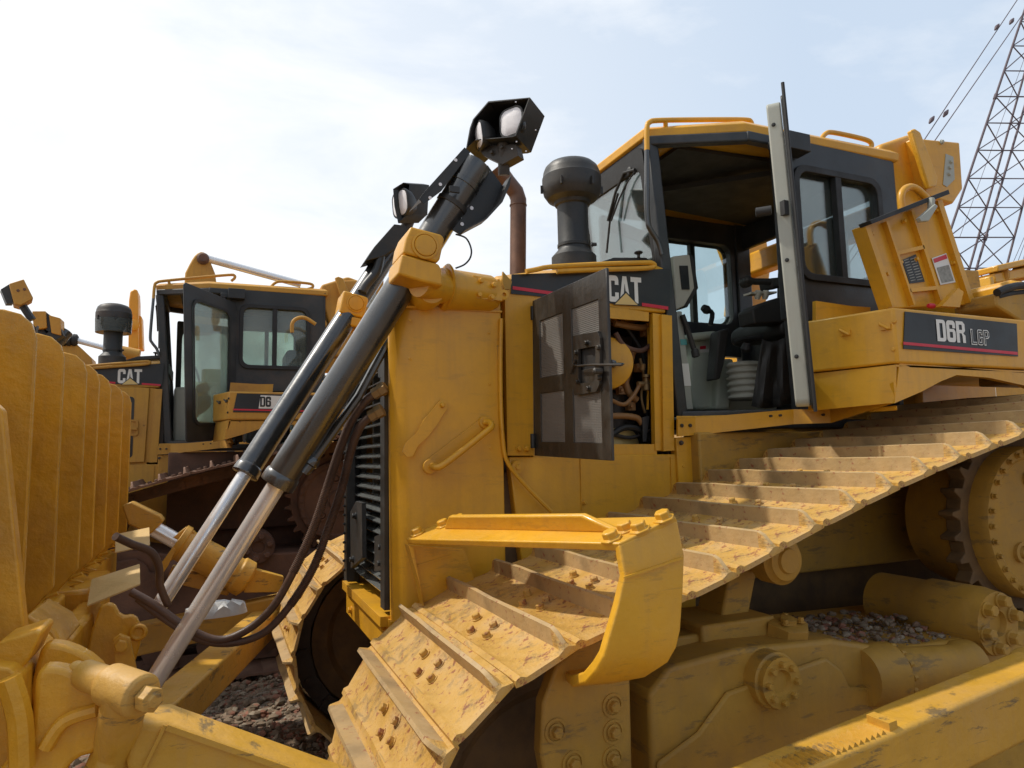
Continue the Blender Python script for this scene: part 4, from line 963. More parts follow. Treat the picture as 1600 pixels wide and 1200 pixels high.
        for x, y in ((1184, 462), (1196, 462)): b.lathe(P(x, y, Y=2.80), (0, -.3, 1), [(.012, -.02), (.018, 0), (.02, .02), (.012, .03)], 12)
        b.prism(pp(((1174, 456), (1214, 455), (1214, 458), (1174, 459)), 2.79), (0, .06, 0)); b.build('switch_panel', 'console', st)
        b = MB()
        cc = P(1166, 625, Y=2.98)
        prof = []
        for i in range(6): prof += [(.085, i*.036), (.10, i*.036+.010), (.10, i*.036+.018), (.085, i*.036+.030)]
        b.lathe(cc, (0, 0, 1), prof, 20); b.build('seat_bellows', 'console', st)
        b = MB(); b.tube(pp(((1146, 535), (1160, 530), (1190, 527)), 2.84), .012, 8); b.lathe(P(1165, 548, Y=2.84), (0, -.4, 1), [(.02, -.01), (.03, .01), (.02, .04)], 14); b.build('adjuster', 'rubber', st)
        # hanging dark cloth beside the seat
        b = MB(); n_ = 14; up_ = []; lo_ = []
        lps = []
        for j in range(8):
            row = []
            t = j/7
            xa = 1192+(1174-1192)*t; xb = 1236+(1246-1236)*t; y_ = 530+(634-530)*t
            for i in range(n_): 
                s_ = i/(n_-1); row.append(P(xa+(xb-xa)*s_, y_+4*math.sin(s_*5), Y=2.70+.02*math.sin(s_*14+t*2)*(.4+t)))
            lps.append(row)
        vs = [p for r_ in lps for p in r_]; fs = [(j*n_+i, j*n_+i+1, (j+1)*n_+i+1, (j+1)*n_+i) for j in range(7) for i in range(n_-1)]
        b.add(vs, fs); ob = b.build('seat_curtain', 'vinyl', root); ob.modifiers.new('s', 'SOLIDIFY').thickness = .004
    else:
        b = MB(); b.box((2.7, 2.95, 1.83), (3.1, 3.45, 2.2)); b.box((3.05, 2.95, 2.2), (3.2, 3.45, 2.75)); b.build('operator_seat', 'vinyl', root, bevel=.04, seg=3)
        b = MB(); b.box((2.06, 2.9, 1.83), (2.25, 3.4, 2.35)); b.build('dashboard', 'console', root, bevel=.03)
    # fender / running board below the cab
    b = MB()
    tp = [(2.00, 2.67), (2.60, 2.30), (2.60, 1.98), (2.36, 1.98), (2.2, 2.3), (2.02, 2.62)]
    ty = 1.805
    b.prism([P(1057, 684, Y=2.64), P(1085, 682, Y=2.64), P(1085, 755, Y=2.64), P(1060, 755, Y=2.64)], (0, .05, 0))
    ed_ = [P(1057, 655, Y=2.63), P(1085, 653, Y=2.63), P(1240, 640, Y=2.42), P(1300, 640, Y=2.28), P(1400, 597, Y=1.91)]
    plan = [(p.x+.004, p.y+.006) for p in ed_]+[(2.54, 1.94), (2.58, 2.6), (2.05, 2.72)]
    b.prism([V(x, y, 1.80) for x, y in plan], (0, 0, .02))
    b.build('running_board', YL, root, bevel=.004)
    # front lip of the running board, facing the viewer
    b = MB()
    edge = [P(1057, 682, Y=2.63), P(1085, 680, Y=2.63), P(1240, 663, Y=2.42), P(1300, 661, Y=2.28), P(1403, 628, Y=1.91)]
    edge_t = [P(1057, 655, Y=2.63), P(1085, 653, Y=2.63), P(1240, 640, Y=2.42), P(1300, 640, Y=2.28), P(1400, 597, Y=1.91)]
    b.add(edge+edge_t, [(i, i+1, i+6, i+5) for i in range(4)])
    ob = b.build('platform_lip', YL, root, ang=4); ob.data.polygons.foreach_set('use_smooth', [False]*len(ob.data.polygons)); sm = ob.modifiers.new('s', 'SOLIDIFY'); sm.thickness = .012; sm.offset = -1
    b = MB()
    for x, y in ((1064, 665), (1077, 665), (1064, 692)): b.bolt(P(x, y, Y=2.622), (0, -1, 0), .008, .01)
    for x, y in ((1205, 650), (1220, 649), (1245, 648), (1287, 648)): b.lathe(P(x, y, Y=2.41 if x < 1250 else 2.30), (-.2, -1, 0), [(.006, -.01), (.006, .003), (.0055, .004)], 10)
    b.build('lip_bolt', 'steel_dark', ob)
    b = MB(); b.box((2.05, 2.58, 1.05), (4.2, 2.70, 1.74)); b.build('inner_fender', 'yellow_dusty' if var == 0 else 'rust', root, bevel=.01)

def rear(root, var, YL, GR):
    # side tank box with model decal
    YB = 1.90
    b = MB()
    c = [V(2.40, 2.24, 0), V(2.52, YB, 0), V(3.95, YB, 0), V(3.95, 2.45, 0), V(2.64, 2.45, 0)]
    b.prism([p+V(0, 0, 1.99) for p in c], (0, 0, .23)); bx = b.build('side_tank', YL, root, bevel=.010, seg=3)
    # flared lower skirt with wheel-arch cut over the track
    b = MB()
    c2 = [V(2.40, 2.24, 0), V(2.505, YB-.012, 0)]
    b.prism([P(x, y, Y=YB+.01) for x, y in ((1406, 566), (1600, 583), (1700, 592), (1700, 640), (1600, 602), (1545, 590), (1495, 586), (1470, 596), (1440, 612), (1398, 630))], (0, .03, 0))
    b.add([V(2.40, 2.26, 1.82), V(2.50, YB+.01, 1.83), V(2.52, YB+.01, 1.985), V(2.42, 2.26, 1.985)], [(0, 1, 2, 3)])
    b.add([V(2.42, 2.26, 1.985), V(2.52, YB+.01, 1.985), V(3.9, YB+.01, 1.985), V(3.9, 2.45, 1.985), V(2.64, 2.45, 1.985)], [(0, 1, 2, 3, 4)])
    o = b.build('fender_skirt', YL, root); o.data.polygons.foreach_set('use_smooth', [False]*len(o.data.polygons)); sm = o.modifiers.new('s', 'SOLIDIFY'); sm.thickness = .008
    b = MB(); b.prism([P(x, y, Y=2.3) for x, y in ((1275, 470), (1330, 478), (1360, 480), (1362, 600), (1275, 590))], (0, .02, 0)); b.build('inner_panel', YL, root)
    dec = MB().prism([P(x, y, Y=YB-.002) for x, y in ((1413.5, 487), (1588, 506), (1590, 557), (1411, 545))], (0, -.003, 0)).build('decal_panel', 'film', bx)
    b = MB(); b.prism([P(x, y, Y=YB-.006) for x, y in ((1411.5, 534), (1590, 550), (1590, 554.5), (1411.5, 538.5))], (0, -.001, 0)); b.build('red_stripe', 'red', dec)
    if var == 0:
        a = P(1465, 533, Y=YB-.006); h = (P(1463.5, 499, Y=YB-.006)-a).length; text_mb('D6R', a, (1, 0, 0), (0, 0, 1), h, (P(1509, 533, Y=YB-.006)-a).length, mt='white', parent=dec)
        a = P(1518, 538.5, Y=YB-.006); h = (P(1517, 514, Y=YB-.006)-a).length
        wl = (P(1547, 541, Y=YB-.006)-a).length; text_mb('LGP', a, (1, 0, 0), (0, 0, 1), h, wl, mt='white', parent=dec, gap=.8, t=2.1); text_mb('LGP', a+V(0, -.0012, 0), (1, 0, 0), (0, 0, 1), h, wl, name='letter_inside', mt='film', parent=dec, gap=.8, t=.9, e=.6)
    else:
        b = MB(); b.prism([P(x, y, Y=YB-.006) for x, y in ((1462, 496), (1520, 503), (1520, 540), (1462, 536))], (0, -.001, 0)); b.build('label_ground', 'white', dec)
        a = P(1465, 531, Y=YB-.008); text_mb('D6', a, (1, 0, 0), (0, 0, 1), .085, .085, mt='film', parent=dec)
    # latches
    b = MB()
    n_ = V(-.94, -.33, 0).normalized()
    def Qf(px, py, k=0):
        p0 = V(2.52, YB, 0); n2 = V(2.24-YB, .12, 0); n2 = V(-.34, -.12, 0).normalized()
        dd = fwd+rt*((px-800)/F)-up*((py-600)/F); return CAM+dd*((p0.dot(n2))/dd.dot(n2))+n2*k
    for x, y in ((1322, 520), (1384, 511)):
        b.box((-.02, -.004, -.012), (.02, .004, .012), Matrix.Translation(Qf(x, y, .006)) @ Matrix.Rotation(R(-70), 4, 'Z')); b.tube([Qf(x-8, y-4, .02), Qf(x+6, y+3, .012)], .006, 8)
    for x, y in ((1398, 502), (1396, 546)): b.bolt(Qf(x, y, 0), (-.94, -.33, 0), .007, .006)
    b.build('latch', 'steel_dark' if var else YL, bx)
    # raised lid with flanges and stickers
    if var == 0:
        YLd = 2.10
        L4 = [P(x, y, Y=YLd) for x, y in ((1345, 354), (1462, 311), (1515, 476), (1388, 482))]
        def q(s, t): return L4[0].lerp(L4[1], s).lerp(L4[3].lerp(L4[2], s), t)
        b = MB(); b.prism([q(0, 0), q(1, 0), q(1, 1), q(0, 1)], (0, .05, 0)); ld = b.build('raised_lid', YL, root, bevel=.004)
        b = MB(); b.prism([q(-.02, -.03), q(1.03, -.04), q(1.03, .0), q(-.01, .015)], (0, -.06, 0)); b.build('lid_rim', 'rubber', ld)
        b = MB()
        for s0, t0, s1, t1, w in ((.02, .02, .02, .98, .03), (.98, .02, .98, .98, .035), (.60, .02, .60, .98, .018), (.26, .40, .60, .40, .018), (.26, .82, .6, .82, .018), (.26, .04, .26, .98, .014)):
            b.beam(q(s0, t0)+V(0, -.01, 0), q(s1, t1)+V(0, -.01, 0), .03, w)
        for s_, t_ in ((.08, .12), (.5, .1), (.5, .5), (.94, .1), (.1, .6), (.94, .6), (.3, .5)): b.bolt(q(s_, t_)+V(0, -.002, 0), (0, -1, 0), .008, .012)
        b.build('lid_ribs', YL, ld, bevel=.003)
        b = MB(); b.prism([q(.33, .48)+V(0, -.003, 0), q(.52, .45)+V(0, -.003, 0), q(.52, .74)+V(0, -.003, 0), q(.33, .74)+V(0, -.003, 0)], (0, -.002, 0)); dk = b.build('fuse_chart', 'film', ld)
        b = MB()
        for j in range(9):
            for s0, s1 in ((.35, .41), (.43, .50)):
                t = .485+j*.028; b.prism([q(s0, t)+V(0, -.006, 0), q(s1, t-.006)+V(0, -.006, 0), q(s1, t+.002)+V(0, -.006, 0), q(s0, t+.008)+V(0, -.006, 0)], (0, -.0006, 0))
        b.build('chart_rows', 'lblgrey', dk)
        b = MB(); b.prism([q(.70, .52)+V(0, -.003, 0), q(.90, .50)+V(0, -.003, 0), q(.90, .78)+V(0, -.003, 0), q(.70, .79)+V(0, -.003, 0)], (0, -.002, 0)); lb = b.build('warning_label', 'white', ld)
        b = MB(); b.prism([q(.71, .53)+V(0, -.006, 0), q(.89, .51)+V(0, -.006, 0), q(.89, .55)+V(0, -.006, 0), q(.71, .57)+V(0, -.006, 0)], (0, -.0006, 0)); b.build('label_heading', 'red', lb)
        b = MB(); b.prism([q(.72, .62)+V(0, -.006, 0), q(.88, .61)+V(0, -.006, 0), q(.88, .765)+V(0, -.006, 0), q(.72, .775)+V(0, -.006, 0)], (0, -.0006, 0)); b.build('label_text_block', 'lblgrey', lb)
        b = MB(); b.prism([P(x, y, Y=2.02) for x, y in ((1437, 340), (1462, 318), (1466, 322), (1458, 335), (1452, 345), (1440, 346))], (0, .02, 0)); b.tube([P(1455, 310, Y=2.04), P(1455, 330, Y=2.04)], .016, 8); b.build('lid_latch', 'trim', ld, bevel=.003)
        b = MB(); b.prism([P(x, y, Y=2.0) for x, y in ((1472, 478), (1498, 450), (1506, 456), (1500, 480))], (0, .03, 0)); b.build('lid_prop', YL, ld)
        b = MB(); b.lathe(P(1455, 478, Y=2.05), (1, 0, 0), [(.008, -.02), (.012, -.01), (.012, .015), (.006, .02)], 12); b.build('red_cap', 'red', bx)
    b = MB(); b.tube([P(x, y, Y=2.2) for x, y in ((1410, 332), (1408, 308), (1413, 296), (1424, 292), (1436, 298), (1452, 314))], .017, 12, 4); b.build('grab_rail', YL, root)
    # ROPS post
    b = MB()
    for mm, s in (((lambda p: Vector(p)), 1), (mir, -1)):
        b.prism([mm(P(x, y, Y=2.50)) for x, y in ((1377, 224), (1424, 208), (1446, 222), (1462, 330), (1455, 420), (1400, 420), (1405, 345), (1398, 320), (1377, 262))], (0, .14*s, 0))
    b.build('rollover_post', YL, root, bevel=.025, seg=4)
    b = MB(); b.box((3.46, 2.52, 2.9), (3.58, 3.88, 3.06)); b.build('rollover_beam', YL, root, bevel=.02)
    b = MB(); b.prism([P(x, y, Y=2.45) for x, y in ((1427, 215), (1500, 222), (1505, 295), (1490, 318), (1448, 306))], (0, .22, 0)); lg = b.build('rear_lamp_housing', YL, root, bevel=.01)
    b = MB(); b.prism([P(x, y, Y=2.40) for x, y in ((1424, 203), (1430, 200), (1439, 206), (1466, 277), (1464, 291), (1452, 294))], (0, .03, 0)); b.build('lamp_bracket', YL if var else 'yellow_new', lg, bevel=.008)
    b = MB()
    for x, y in ((1471, 222), (1485, 253), (1483, 262), (1482, 272)): b.bolt(P(x, y, Y=2.449), (0, -1, 0), .010, .01)
    b.prism([P(x, y, Y=2.447) for x, y in ((1478, 240), (1490, 245), (1492, 280), (1480, 292), (1474, 288))], (0, .002, 0)); b.build('housing_patch', 'trim', lg)
    # hydraulic tank / rear bulk behind
    b = MB(); b.prism([P(x, y, Y=2.3) for x, y in ((1500, 465), (1545, 463), (1590, 480), (1620, 495), (1500, 495))], (0, .3, 0)); b.prism([P(x, y, Y=2.35) for x, y in ((1495, 420), (1530, 422), (1536, 465), (1500, 465))], (0, .3, 0)); b.build('rear_tank', 'yellow_dusty' if var == 0 else YL, root, bevel=.01)
    b = MB(); b.box((3.5, 2.0, 2.15), (4.2, 4.4, 2.45)); b.box((3.6, 2.6, 1.6), (4.3, 3.8, 2.2)); b.build('fuel_tank', YL, root, bevel=.03)
    b = MB(); b.prism([P(x, y, Y=1.96) for x, y in ((1556, 458), (1605, 452), (1660, 460), (1660, 600), (1597, 598), (1594, 500), (1558, 478))], (0, .2, 0)); b.build('valve_box', 'yellow_dusty' if var == 0 else YL, root, bevel=.01)
    b = MB(); b.tube([P(x, y, Y=1.95) for x, y in ((1558, 457), (1575, 450), (1600, 446), (1640, 450))], .018, 10, 4); b.tube([P(x, y, Y=1.97) for x, y in ((1558, 464), (1580, 459), (1610, 456))], .014, 10, 3); b.build('hose', 'rubber', root)

def front_end(root):
    # ---- step guard over the track
    b = MB()
    def SP(x, y, Y): return P(x, y, Y=Y)
    top = [SP(635, 838, 2.52), SP(966, 852, 1.50), SP(1045, 803, 1.50), SP(1010, 806, 1.62), SP(720, 812, 2.50)]
    top = [SP(634, 842, 2.52), SP(967, 849, 1.49), SP(1056, 806, 1.49), SP(690, 814, 2.52)]
    n_ = (top[1]-top[0]).cross(top[3]-top[0]).normalized(); n_ = n_ if n_.z > 0 else -n_
    b.prism(top, -n_*.022)
    sg = b.build('step_guard', 'yellow_new', root, bevel=.004)
    b = MB()
    u = top[0].lerp(top[3], .55); w = top[1].lerp(top[2], .35); f0 = u.lerp(w, .12); f1 = u.lerp(w, .93)
    g0 = u.lerp(w, .18); g1 = u.lerp(w, .82)
    b.prism([f0, f1, g1+n_*.05, g0+n_*.05], (top[3]-top[0]).normalized()*.02)
    b.build('stiffening_rib', 'yellow_new', sg, bevel=.005)
    b = MB()
    for s, t in ((.02, .25), (.08, .7), (.12, .95), (.955, .12), (.985, .45), (.99, .85), (.94, .45)):
        p = top[0].lerp(top[1], s).lerp(top[3].lerp(top[2], s), t); b.lathe(p, n_, [(.030, 0), (.030, .006), (.021, .0065), (.021, .022), (.018, .025)], 6 if False else 6)
    b.build('hex_bolt', 'yellow_new', sg, bevel=.002)
    # outer bent strut: section swept down and curled inwards
    rows = [((967, 851, 1.49), (1059, 812, 1.49)), ((976, 900, 1.475), (1070, 868, 1.475)), ((966, 945, 1.475), (1068, 925, 1.475)), ((955, 985, 1.475), (1064, 985, 1.475)), ((944, 1025, 1.48), (1058, 1012, 1.48)), ((932, 1048, 1.50), (1045, 1035, 1.50)), ((915, 1068, 1.54), (1010, 1058, 1.54)), ((893, 1074, 1.62), (960, 1068, 1.62)), ((885, 1066, 1.72), (945, 1056, 1.72))]
    b = MB(); L_ = [SP(*r[0]) for r in rows]; R_ = [SP(*r[1]) for r in rows]; n2 = len(rows)
    tvec = []
    for i in range(n2):
        d = (L_[min(i+1, n2-1)]-L_[max(0, i-1)]).normalized(); w = (R_[i]-L_[i]).normalized(); t = d.cross(w).normalized(); t = t if t.y > 0 else -t
        if tvec and t.dot(tvec[-1]) < 0: t = -t
        tvec.append(t)
    loops = [[L_[i], R_[i], R_[i]+tvec[i]*.028, L_[i]+tvec[i]*.028] for i in range(n2)]
    b.loft(loops); b.build('outer_strut', 'yellow_new', sg, bevel=.006, seg=3, ang=30)
    b = MB(); b.beam(SP(975, 903, 1.471), SP(1067, 872, 1.471), .004, .006); b.build('weld_seam', 'yellow_new', sg)
    b = MB(); b.prism([SP(638, 852, 2.54), SP(725, 858, 2.54), SP(740, 900, 2.54), SP(745, 960, 2.54), SP(668, 960, 2.54), SP(655, 915, 2.54)], (0, .03, 0)); b.prism([SP(638, 852, 2.50), SP(646, 856, 2.50), SP(665, 960, 2.5), SP(656, 915, 2.50)], (0, .06, 0)); b.build('inner_bracket', 'yellow_new', sg, bevel=.005)
    b = MB(); b.beam(SP(652, 884, 2.537), SP(705, 868, 2.537), .004, .006); b.build('weld_seam', 'yellow_new', sg)
    # ---- push arms
    for side in (-1, 1):
        f = (lambda p: Vector(p)) if side < 0 else mir
        b = MB()
        a = f(V(2.46, 1.42, .895)); c = f(V(-.45, 1.42, .56))
        b.beam(c, a, .13, .185, side=(0, 1, 0)); pa = b.build('push_arm', 'yellow_arm' if side < 0 else 'yellow_dusty', root, bevel=.014, seg=3)
        b = MB(); b.lathe(f(V(2.45, 1.335, .885)), (0, side, 0), [(.10, -.16), (.107, -.14), (.107, .0), (.10, .012), (.065, .016), (.065, .03), (.06, .034), (.02, .034)], 28); b.build('trunnion_ball', 'yellow_dusty', pa)
        b = MB()
        d = (a-c).normalized()
        for k in range(17):
            p = f(V(1.30, 1.395, .957))+d*(k*.021); p = V(p.x, p.y, 0)+V(0, 0, (c+(a-c)*((p.x-c.x)/(a.x-c.x))).z+.0925)
            b.prism([p+V(0, -.03, 0), p+V(.019, -.03, 0), p+V(.006, -.03, .012)], (0, .06, 0))
        b.build('serrated_tread', 'yellow_arm', pa)
        b = MB(); p0 = c+(a-c)*((1.665-c.x)/(a.x-c.x)); b.beam(p0+V(0, -.02, .103), p0+V(.03, -.02, .106), .07, .022); b.build('stop_block', 'yellow_arm', pa)
    # ---- tilt brace near
    b = MB(); Yb = 1.45
    b.prism([P(x, y, Y=Yb) for x, y in ((205, 1128), (245, 1132), (260, 1130), (505, 1216), (640, 1262), (620, 1300), (380, 1260), (215, 1225), (195, 1200))], (0, .12, 0)); tb = b.build('tilt_brace', 'yellow_arm', root, bevel=.012, seg=3)
    b = MB(); b.beam(P(258, 1133, Y=Yb-.003), P(225, 1200, Y=Yb-.003), .006, .006); b.beam(P(260, 1136, Y=Yb-.003), P(490, 1216, Y=Yb-.003), .008, .01); b.build('weld_seam', 'yellow_arm', tb)
    b = MB(); q0, q1 = P(122, 1050, Y=1.50), P(232, 1092, Y=1.36)
    dd = (q1-q0).normalized(); ln = (q1-q0).length
    b.lathe(q0, dd, [(.014, -.012), (.018, -.01), (.018, .012), (.024, .015), (.026, .02), (.027, ln*.42), (.029, ln*.43), (.027, ln*.46), (.036, ln*.48), (.037, ln*.9), (.032, ln*.93), (.02, ln*.94)], 28)
    b.lathe(q1, dd, [(.022, -.01), (.022, .012), (.014, .014), (.013, .018)], 6)
    b.tube([q0+dd*ln*.70, P(180, 1170, Y=Yb+.04), P(150, 1240, Y=Yb+.04)], .037, 16); b.build('brace_pin', 'yellow_arm', tb, bevel=.002)
    # ---- blade
    b = MB(); n_ = 14
    sec = []
    for i in range(n_+1):
        t = i/n_; z = .95+1.2*t; x = -.98+.16*math.sin(t*math.pi)-.10*(t < .0); sec.append((x-.0, z))
    pts = sec+[(x-.03, z) for x, z in sec[::-1]]
    b.prism([V(x, 1.17, z) for x, z in pts], (0, 4.1, 0)); bl = b.build('blade', 'yellow_dusty', root, bevel=0)
    for k, yk in enumerate([1.30, 1.75, 2.20]+[2.608, 3.05, 3.54, 3.90, 4.30, 4.83, 5.27]):
        tip = -.55
        zz = 2.15 if yk > 2.5 else 2.17
        pr = [(-.95, zz+.0), (tip-.09, zz), (tip-.045, zz-.012), (tip-.014, zz-.042), (tip, zz-.09), (tip, 1.20), (tip-.08, 1.10), (-.95, 1.02)]
        if yk < 2.5: pr = [(-.95, zz-.01), (-.75, zz), (-.68, zz-.05), (-.64, zz-.15), (-.50, 1.18), (-.50, 1.06), (-.95, 1.02)]
        b = MB(); b.prism([V(x, yk, z) for x, z in pr], (0, .028, 0)); b.build('blade_rib', 'yellow_blade', bl, bevel=.005)
        if k > 2 and k < 9:
            pass
    # slanted fold panels between the ribs (each rib is a folded channel)
    b = MB(); ysr = [1.30, 1.75, 2.20, 2.608, 3.05, 3.54, 3.90, 4.30, 4.83]
    for y_ in ysr: b.prism([V(-.95, y_+.03, 2.12), V(-.95, y_+.03, 1.1), V(-.78, y_+.2, 1.1), V(-.78, y_+.2, 2.12)], (0, .01, 0))
    b.build('blade_stiffener', 'yellow_blade', bl)
    b = MB()
    for y_ in ysr[2:]: b.tube([V(-.56-.03*math.sin(q*2.3), y_-.004, 1.12+q*.012) for q in range(6)], .008, 6)
    b.build('weld_seam', 'yellow_blade', bl)
    b = MB(); b.box((-.97, 1.17, .93), (-.60, 5.27, 1.09)); b.box((-.99, 1.17, .72), (-.95, 5.27, .97))
    b.build('lower_beam', 'yellow_blade', bl, bevel=.015)
    for Y, pts in ((3.30, ((143, 905), (218, 881), (219, 912), (136, 946))), (4.10, ((180, 835), (233, 824), (234, 851), (180, 863)))):
        b = MB(); z0 = P(pts[2][0], pts[2][1], Y=Y)
        q0 = P(*pts[3], Y=Y-.0); q1 = P(*pts[2], Y=Y-.0); q2 = P(*pts[1], Y=Y+.35); q3 = P(*pts[0], Y=Y+.35)
        q2.z = max(q2.z, q1.z-.05); b.prism([q0, q1, q2, q3], (0, 0, -.006)); b.build('deflector_plate', 'deflector', bl)
    # heavy trunnion bracket near the viewer
    b = MB()
    lug = [(55, 1048), (75, 1042), (110, 1048), (150, 1078), (156, 1092), (155, 1106), (170, 1118), (174, 1140), (165, 1162), (148, 1178), (120, 1186), (100, 1206), (95, 1260), (-10, 1260), (-10, 1200), (40, 1190), (50, 1120)]
    b.prism([P(x, y, Y=1.47) for x, y in smooth_poly(lug, 1)], (0, .05, 0))
    lug2 = [(60, 1020), (70, 1004), (110, 1010), (150, 1032), (175, 1065), (185, 1100), (80, 1180), (40, 1100)]
    b.prism([P(x, y, Y=1.64) for x, y in smooth_poly(lug2, 1)], (0, .05, 0))
    b.build('brace_lug', 'yellow_blade', bl, bevel=.012, seg=3)
    b = MB(); b.tube([P(x, y, Y=1.463) for x, y in ((70, 1170), (100, 1128), (150, 1110))], .012, 8, 4); b.tube([P(x, y, Y=1.46) for x, y in ((12, 1060), (30, 1120), (34, 1200))], .02, 8, 3); b.build('weld_bead', 'yellow_blade', bl)
    b = MB(); b.prism([P(x, y, Y=1.55) for x, y in ((-30, 1040), (15, 1045), (30, 1060), (28, 1260), (-40, 1260))], (0, .3, 0)); b.prism([P(x, y, Y=1.60) for x, y in ((-5, 1005), (58, 985), (64, 990), (46, 1030), (30, 1050), (-10, 1060))], (0, .12, 0)); b.prism([P(x, y, Y=1.75) for x, y in ((-40, 600), (3, 640), (38, 985), (36, 1010), (-40, 1010))], (0, .04, 0))
    b.build('corner_gusset', 'yellow_blade', bl, bevel=.012, seg=3)
    b = MB(); b.prism([P(x, y, Y=2.6) for x, y in ((40, 960), (85, 985), (100, 1010), (30, 1030))], (0, .3, 0)); b.build('gusset_plate', 'yellow_blade', bl, bevel=.01)
    # centre lugs for the lift rods
    for Y, dx in ((3.15, 0), (3.35, 0)):
        b = MB(); b.prism([P(x, y, Y=Y) for x, y in smooth_poly([(150, 950), (176, 940), (188, 965), (210, 960), (222, 985), (216, 1020), (200, 1060), (150, 1100), (120, 1090)], 1)], (0, .04, 0)); b.build('lift_lug', 'yellow_blade', bl, bevel=.008)
    b = MB(); b.prism([P(x, y, Y=3.05) for x, y in ((176, 1000), (186, 992), (202, 998), (215, 1060), (222, 1120), (188, 1120))], (0, .03, 0)); b.bolt(P(190, 1008, Y=3.05), (0, -1, 0), .022, .02); b.lathe(P(216, 988, Y=3.15), (0, -1, 0), [(.035, 0), (.03, .012), (.02, .014), (.018, .006)], 20); b.build('link_plate', 'yellow_blade', bl, bevel=.003)
    b = MB(); b.box((-.55, 2.9, .60), (-.46, 3.6, 1.05)); b.box((-.75, 3.6, .66), (-.5, 4.2, 1.1)); b.build('centre_bracket', 'yellow_blade', bl, bevel=.02)
    # ---- diagonal stabiliser under the blade and far arm
    b = MB(); a = P(212, 1130, Y=3.0); c = P(415, 955, Y=4.95); b.beam(a+V(0, 0, -.07), c+V(0, 0, -.07), .16, .16, side=(1, -.5, 0)); b.build('diagonal_brace', 'yellow_arm', root, bevel=.012)
    # ---- far tilt cylinder
    Yf = 4.98
    b = MB(); q0, q1 = P(276, 846, Y=Yf), P(385, 905, Y=Yf); d = q1-q0; ln = d.length
    b.lathe(q0, d, [(.06, 0), (.12, .0), (.12, .04), (.105, .045), (.105, ln-.08), (.12, ln-.07), (.12, ln), (.08, ln+.02)], 28)
    b.beam(q1, P(440, 912, Y=Yf), .1, .16, w2=.08, h2=.10); b.prism([P(x, y, Y=Yf-.12) for x, y in ((248, 885), (270, 855), (275, 858), (262, 885), (255, 895))], (0, .03, 0)); b.prism([P(x, y, Y=Yf-.05) for x, y in ((270, 840), (290, 824), (305, 832), (290, 850))], (0, .1, 0))
    tc_ = b.build('tilt_cylinder', 'yellow_arm', root, bevel=.004)
    b = MB(); b.lathe(P(215, 812, Y=Yf), P(276, 846, Y=Yf)-P(215, 812, Y=Yf), [(.05, 0), (.05, .3)], 20); b.build('cylinder_rod', 'chrome', tc_)
    b = MB(); b.prism([P(x, y, Y=Yf-.08) for x, y in ((190, 790), (205, 784), (250, 806), (256, 814), (235, 835), (200, 820))], (0, .16, 0)); b.beam(P(265, 895, Y=Yf+.1), P(360, 918, Y=Yf+.1), .1, .1); b.build('clevis', 'yellow_arm', tc_, bevel=.01)
    # ---- hoses from the guard to the blade
    for pth, r_ in ((((603, 605), (588, 614), (568, 630), (548, 660), (530, 705), (512, 760), (488, 830), (455, 900), (425, 950), (385, 985), (340, 1000), (290, 980), (240, 945), (205, 925)), .0155),
                    (((598, 640), (580, 650), (562, 668), (548, 705), (535, 760), (515, 820), (488, 890), (450, 950), (410, 990), (360, 1005), (310, 998), (255, 965), (215, 935)), .0145),
                    (((180, 838), (205, 850), (235, 862), (248, 885), (250, 915), (262, 945)), .014)):
        b = MB(); n_ = len(pth); pts = [P(x, y, Y=2.72+.28*i/(n_-1)) for i, (x, y) in enumerate(pth)]
        b.tube(pts, r_, 12, 8); ho = b.build('hydraulic_hose', 'hose', root)
        if n_ > 8:
            b = MB(); b.lathe(pts[0], pts[0]-pts[1], [(.024, -.06), (.024, -.03), (.028, -.028), (.028, .0), (.02, .002)], 6); b.build('hose_fitting', 'brass', ho)
            # steel guard coil around the upper part
            q = []
            dense = []
            for i in range(7):
                p0 = pts[max(0, i-1)]; p1 = pts[i]; p2 = pts[i+1]; p3 = pts[i+2]
                for k in range(14):
                    t = k/14; dense.append(.5*((2*p1)+(p2-p0)*t+(2*p0-5*p1+4*p2-p3)*t*t+(3*p1-p0-3*p2+p3)*t**3))
            b = MB()
            for i in range(10, len(dense)-1):
                d_ = (dense[i+1]-dense[i]); 
                for hh in (0, .5): b.lathe(dense[i]+d_*hh, d_, [(r_, -.0028), (r_+.003, -.001), (r_+.003, .001), (r_, .0028)], 12)
            b.build('guard_coil', 'hose', ho)

# extra materials
M['fin'] = mat('glossy_grey_fins', (.16, .17, .165), .3, coat=.8, bump=.05)
M['deflector'] = mat('dusty_pale_yellow_plate', (.62, .42, .16), .6, dirt=(.5, .36, .2), dirt_amt=.7, bump=.5, bscale=60)
M['brass'] = mat('aged_brass', (.30, .20, .09), .5, metal=.5, bump=.3)
M['pipebrown'] = mat('brown_painted_pipe', (.30, .15, .05), .5, dirt=(.12, .08, .05), dirt_amt=.7)
M['mesh'] = mat('dusty_wire_mesh', (.19, .18, .165), .6, metal=.1, var=.2, dirt=(.1, .08, .06), dirt_amt=.5, bump=0)
M['lblgrey'] = mat('grey_print', (.30, .30, .27), .6, var=.3, vscale=60, bump=0)
M['shaded_grime'] = mat('shaded_brown_grime', (.12, .07, .03), .7, var=.3, dirt=(.28, .16, .05), dirt_amt=.6, bump=.4)  # grime brown with the shade under the machine put into its colour
M['consolegreen'] = mat('grey_green_plastic', (.60, .66, .56), .5, var=.08, dirt=(.22, .2, .15), dirt_amt=.4, bump=.1)
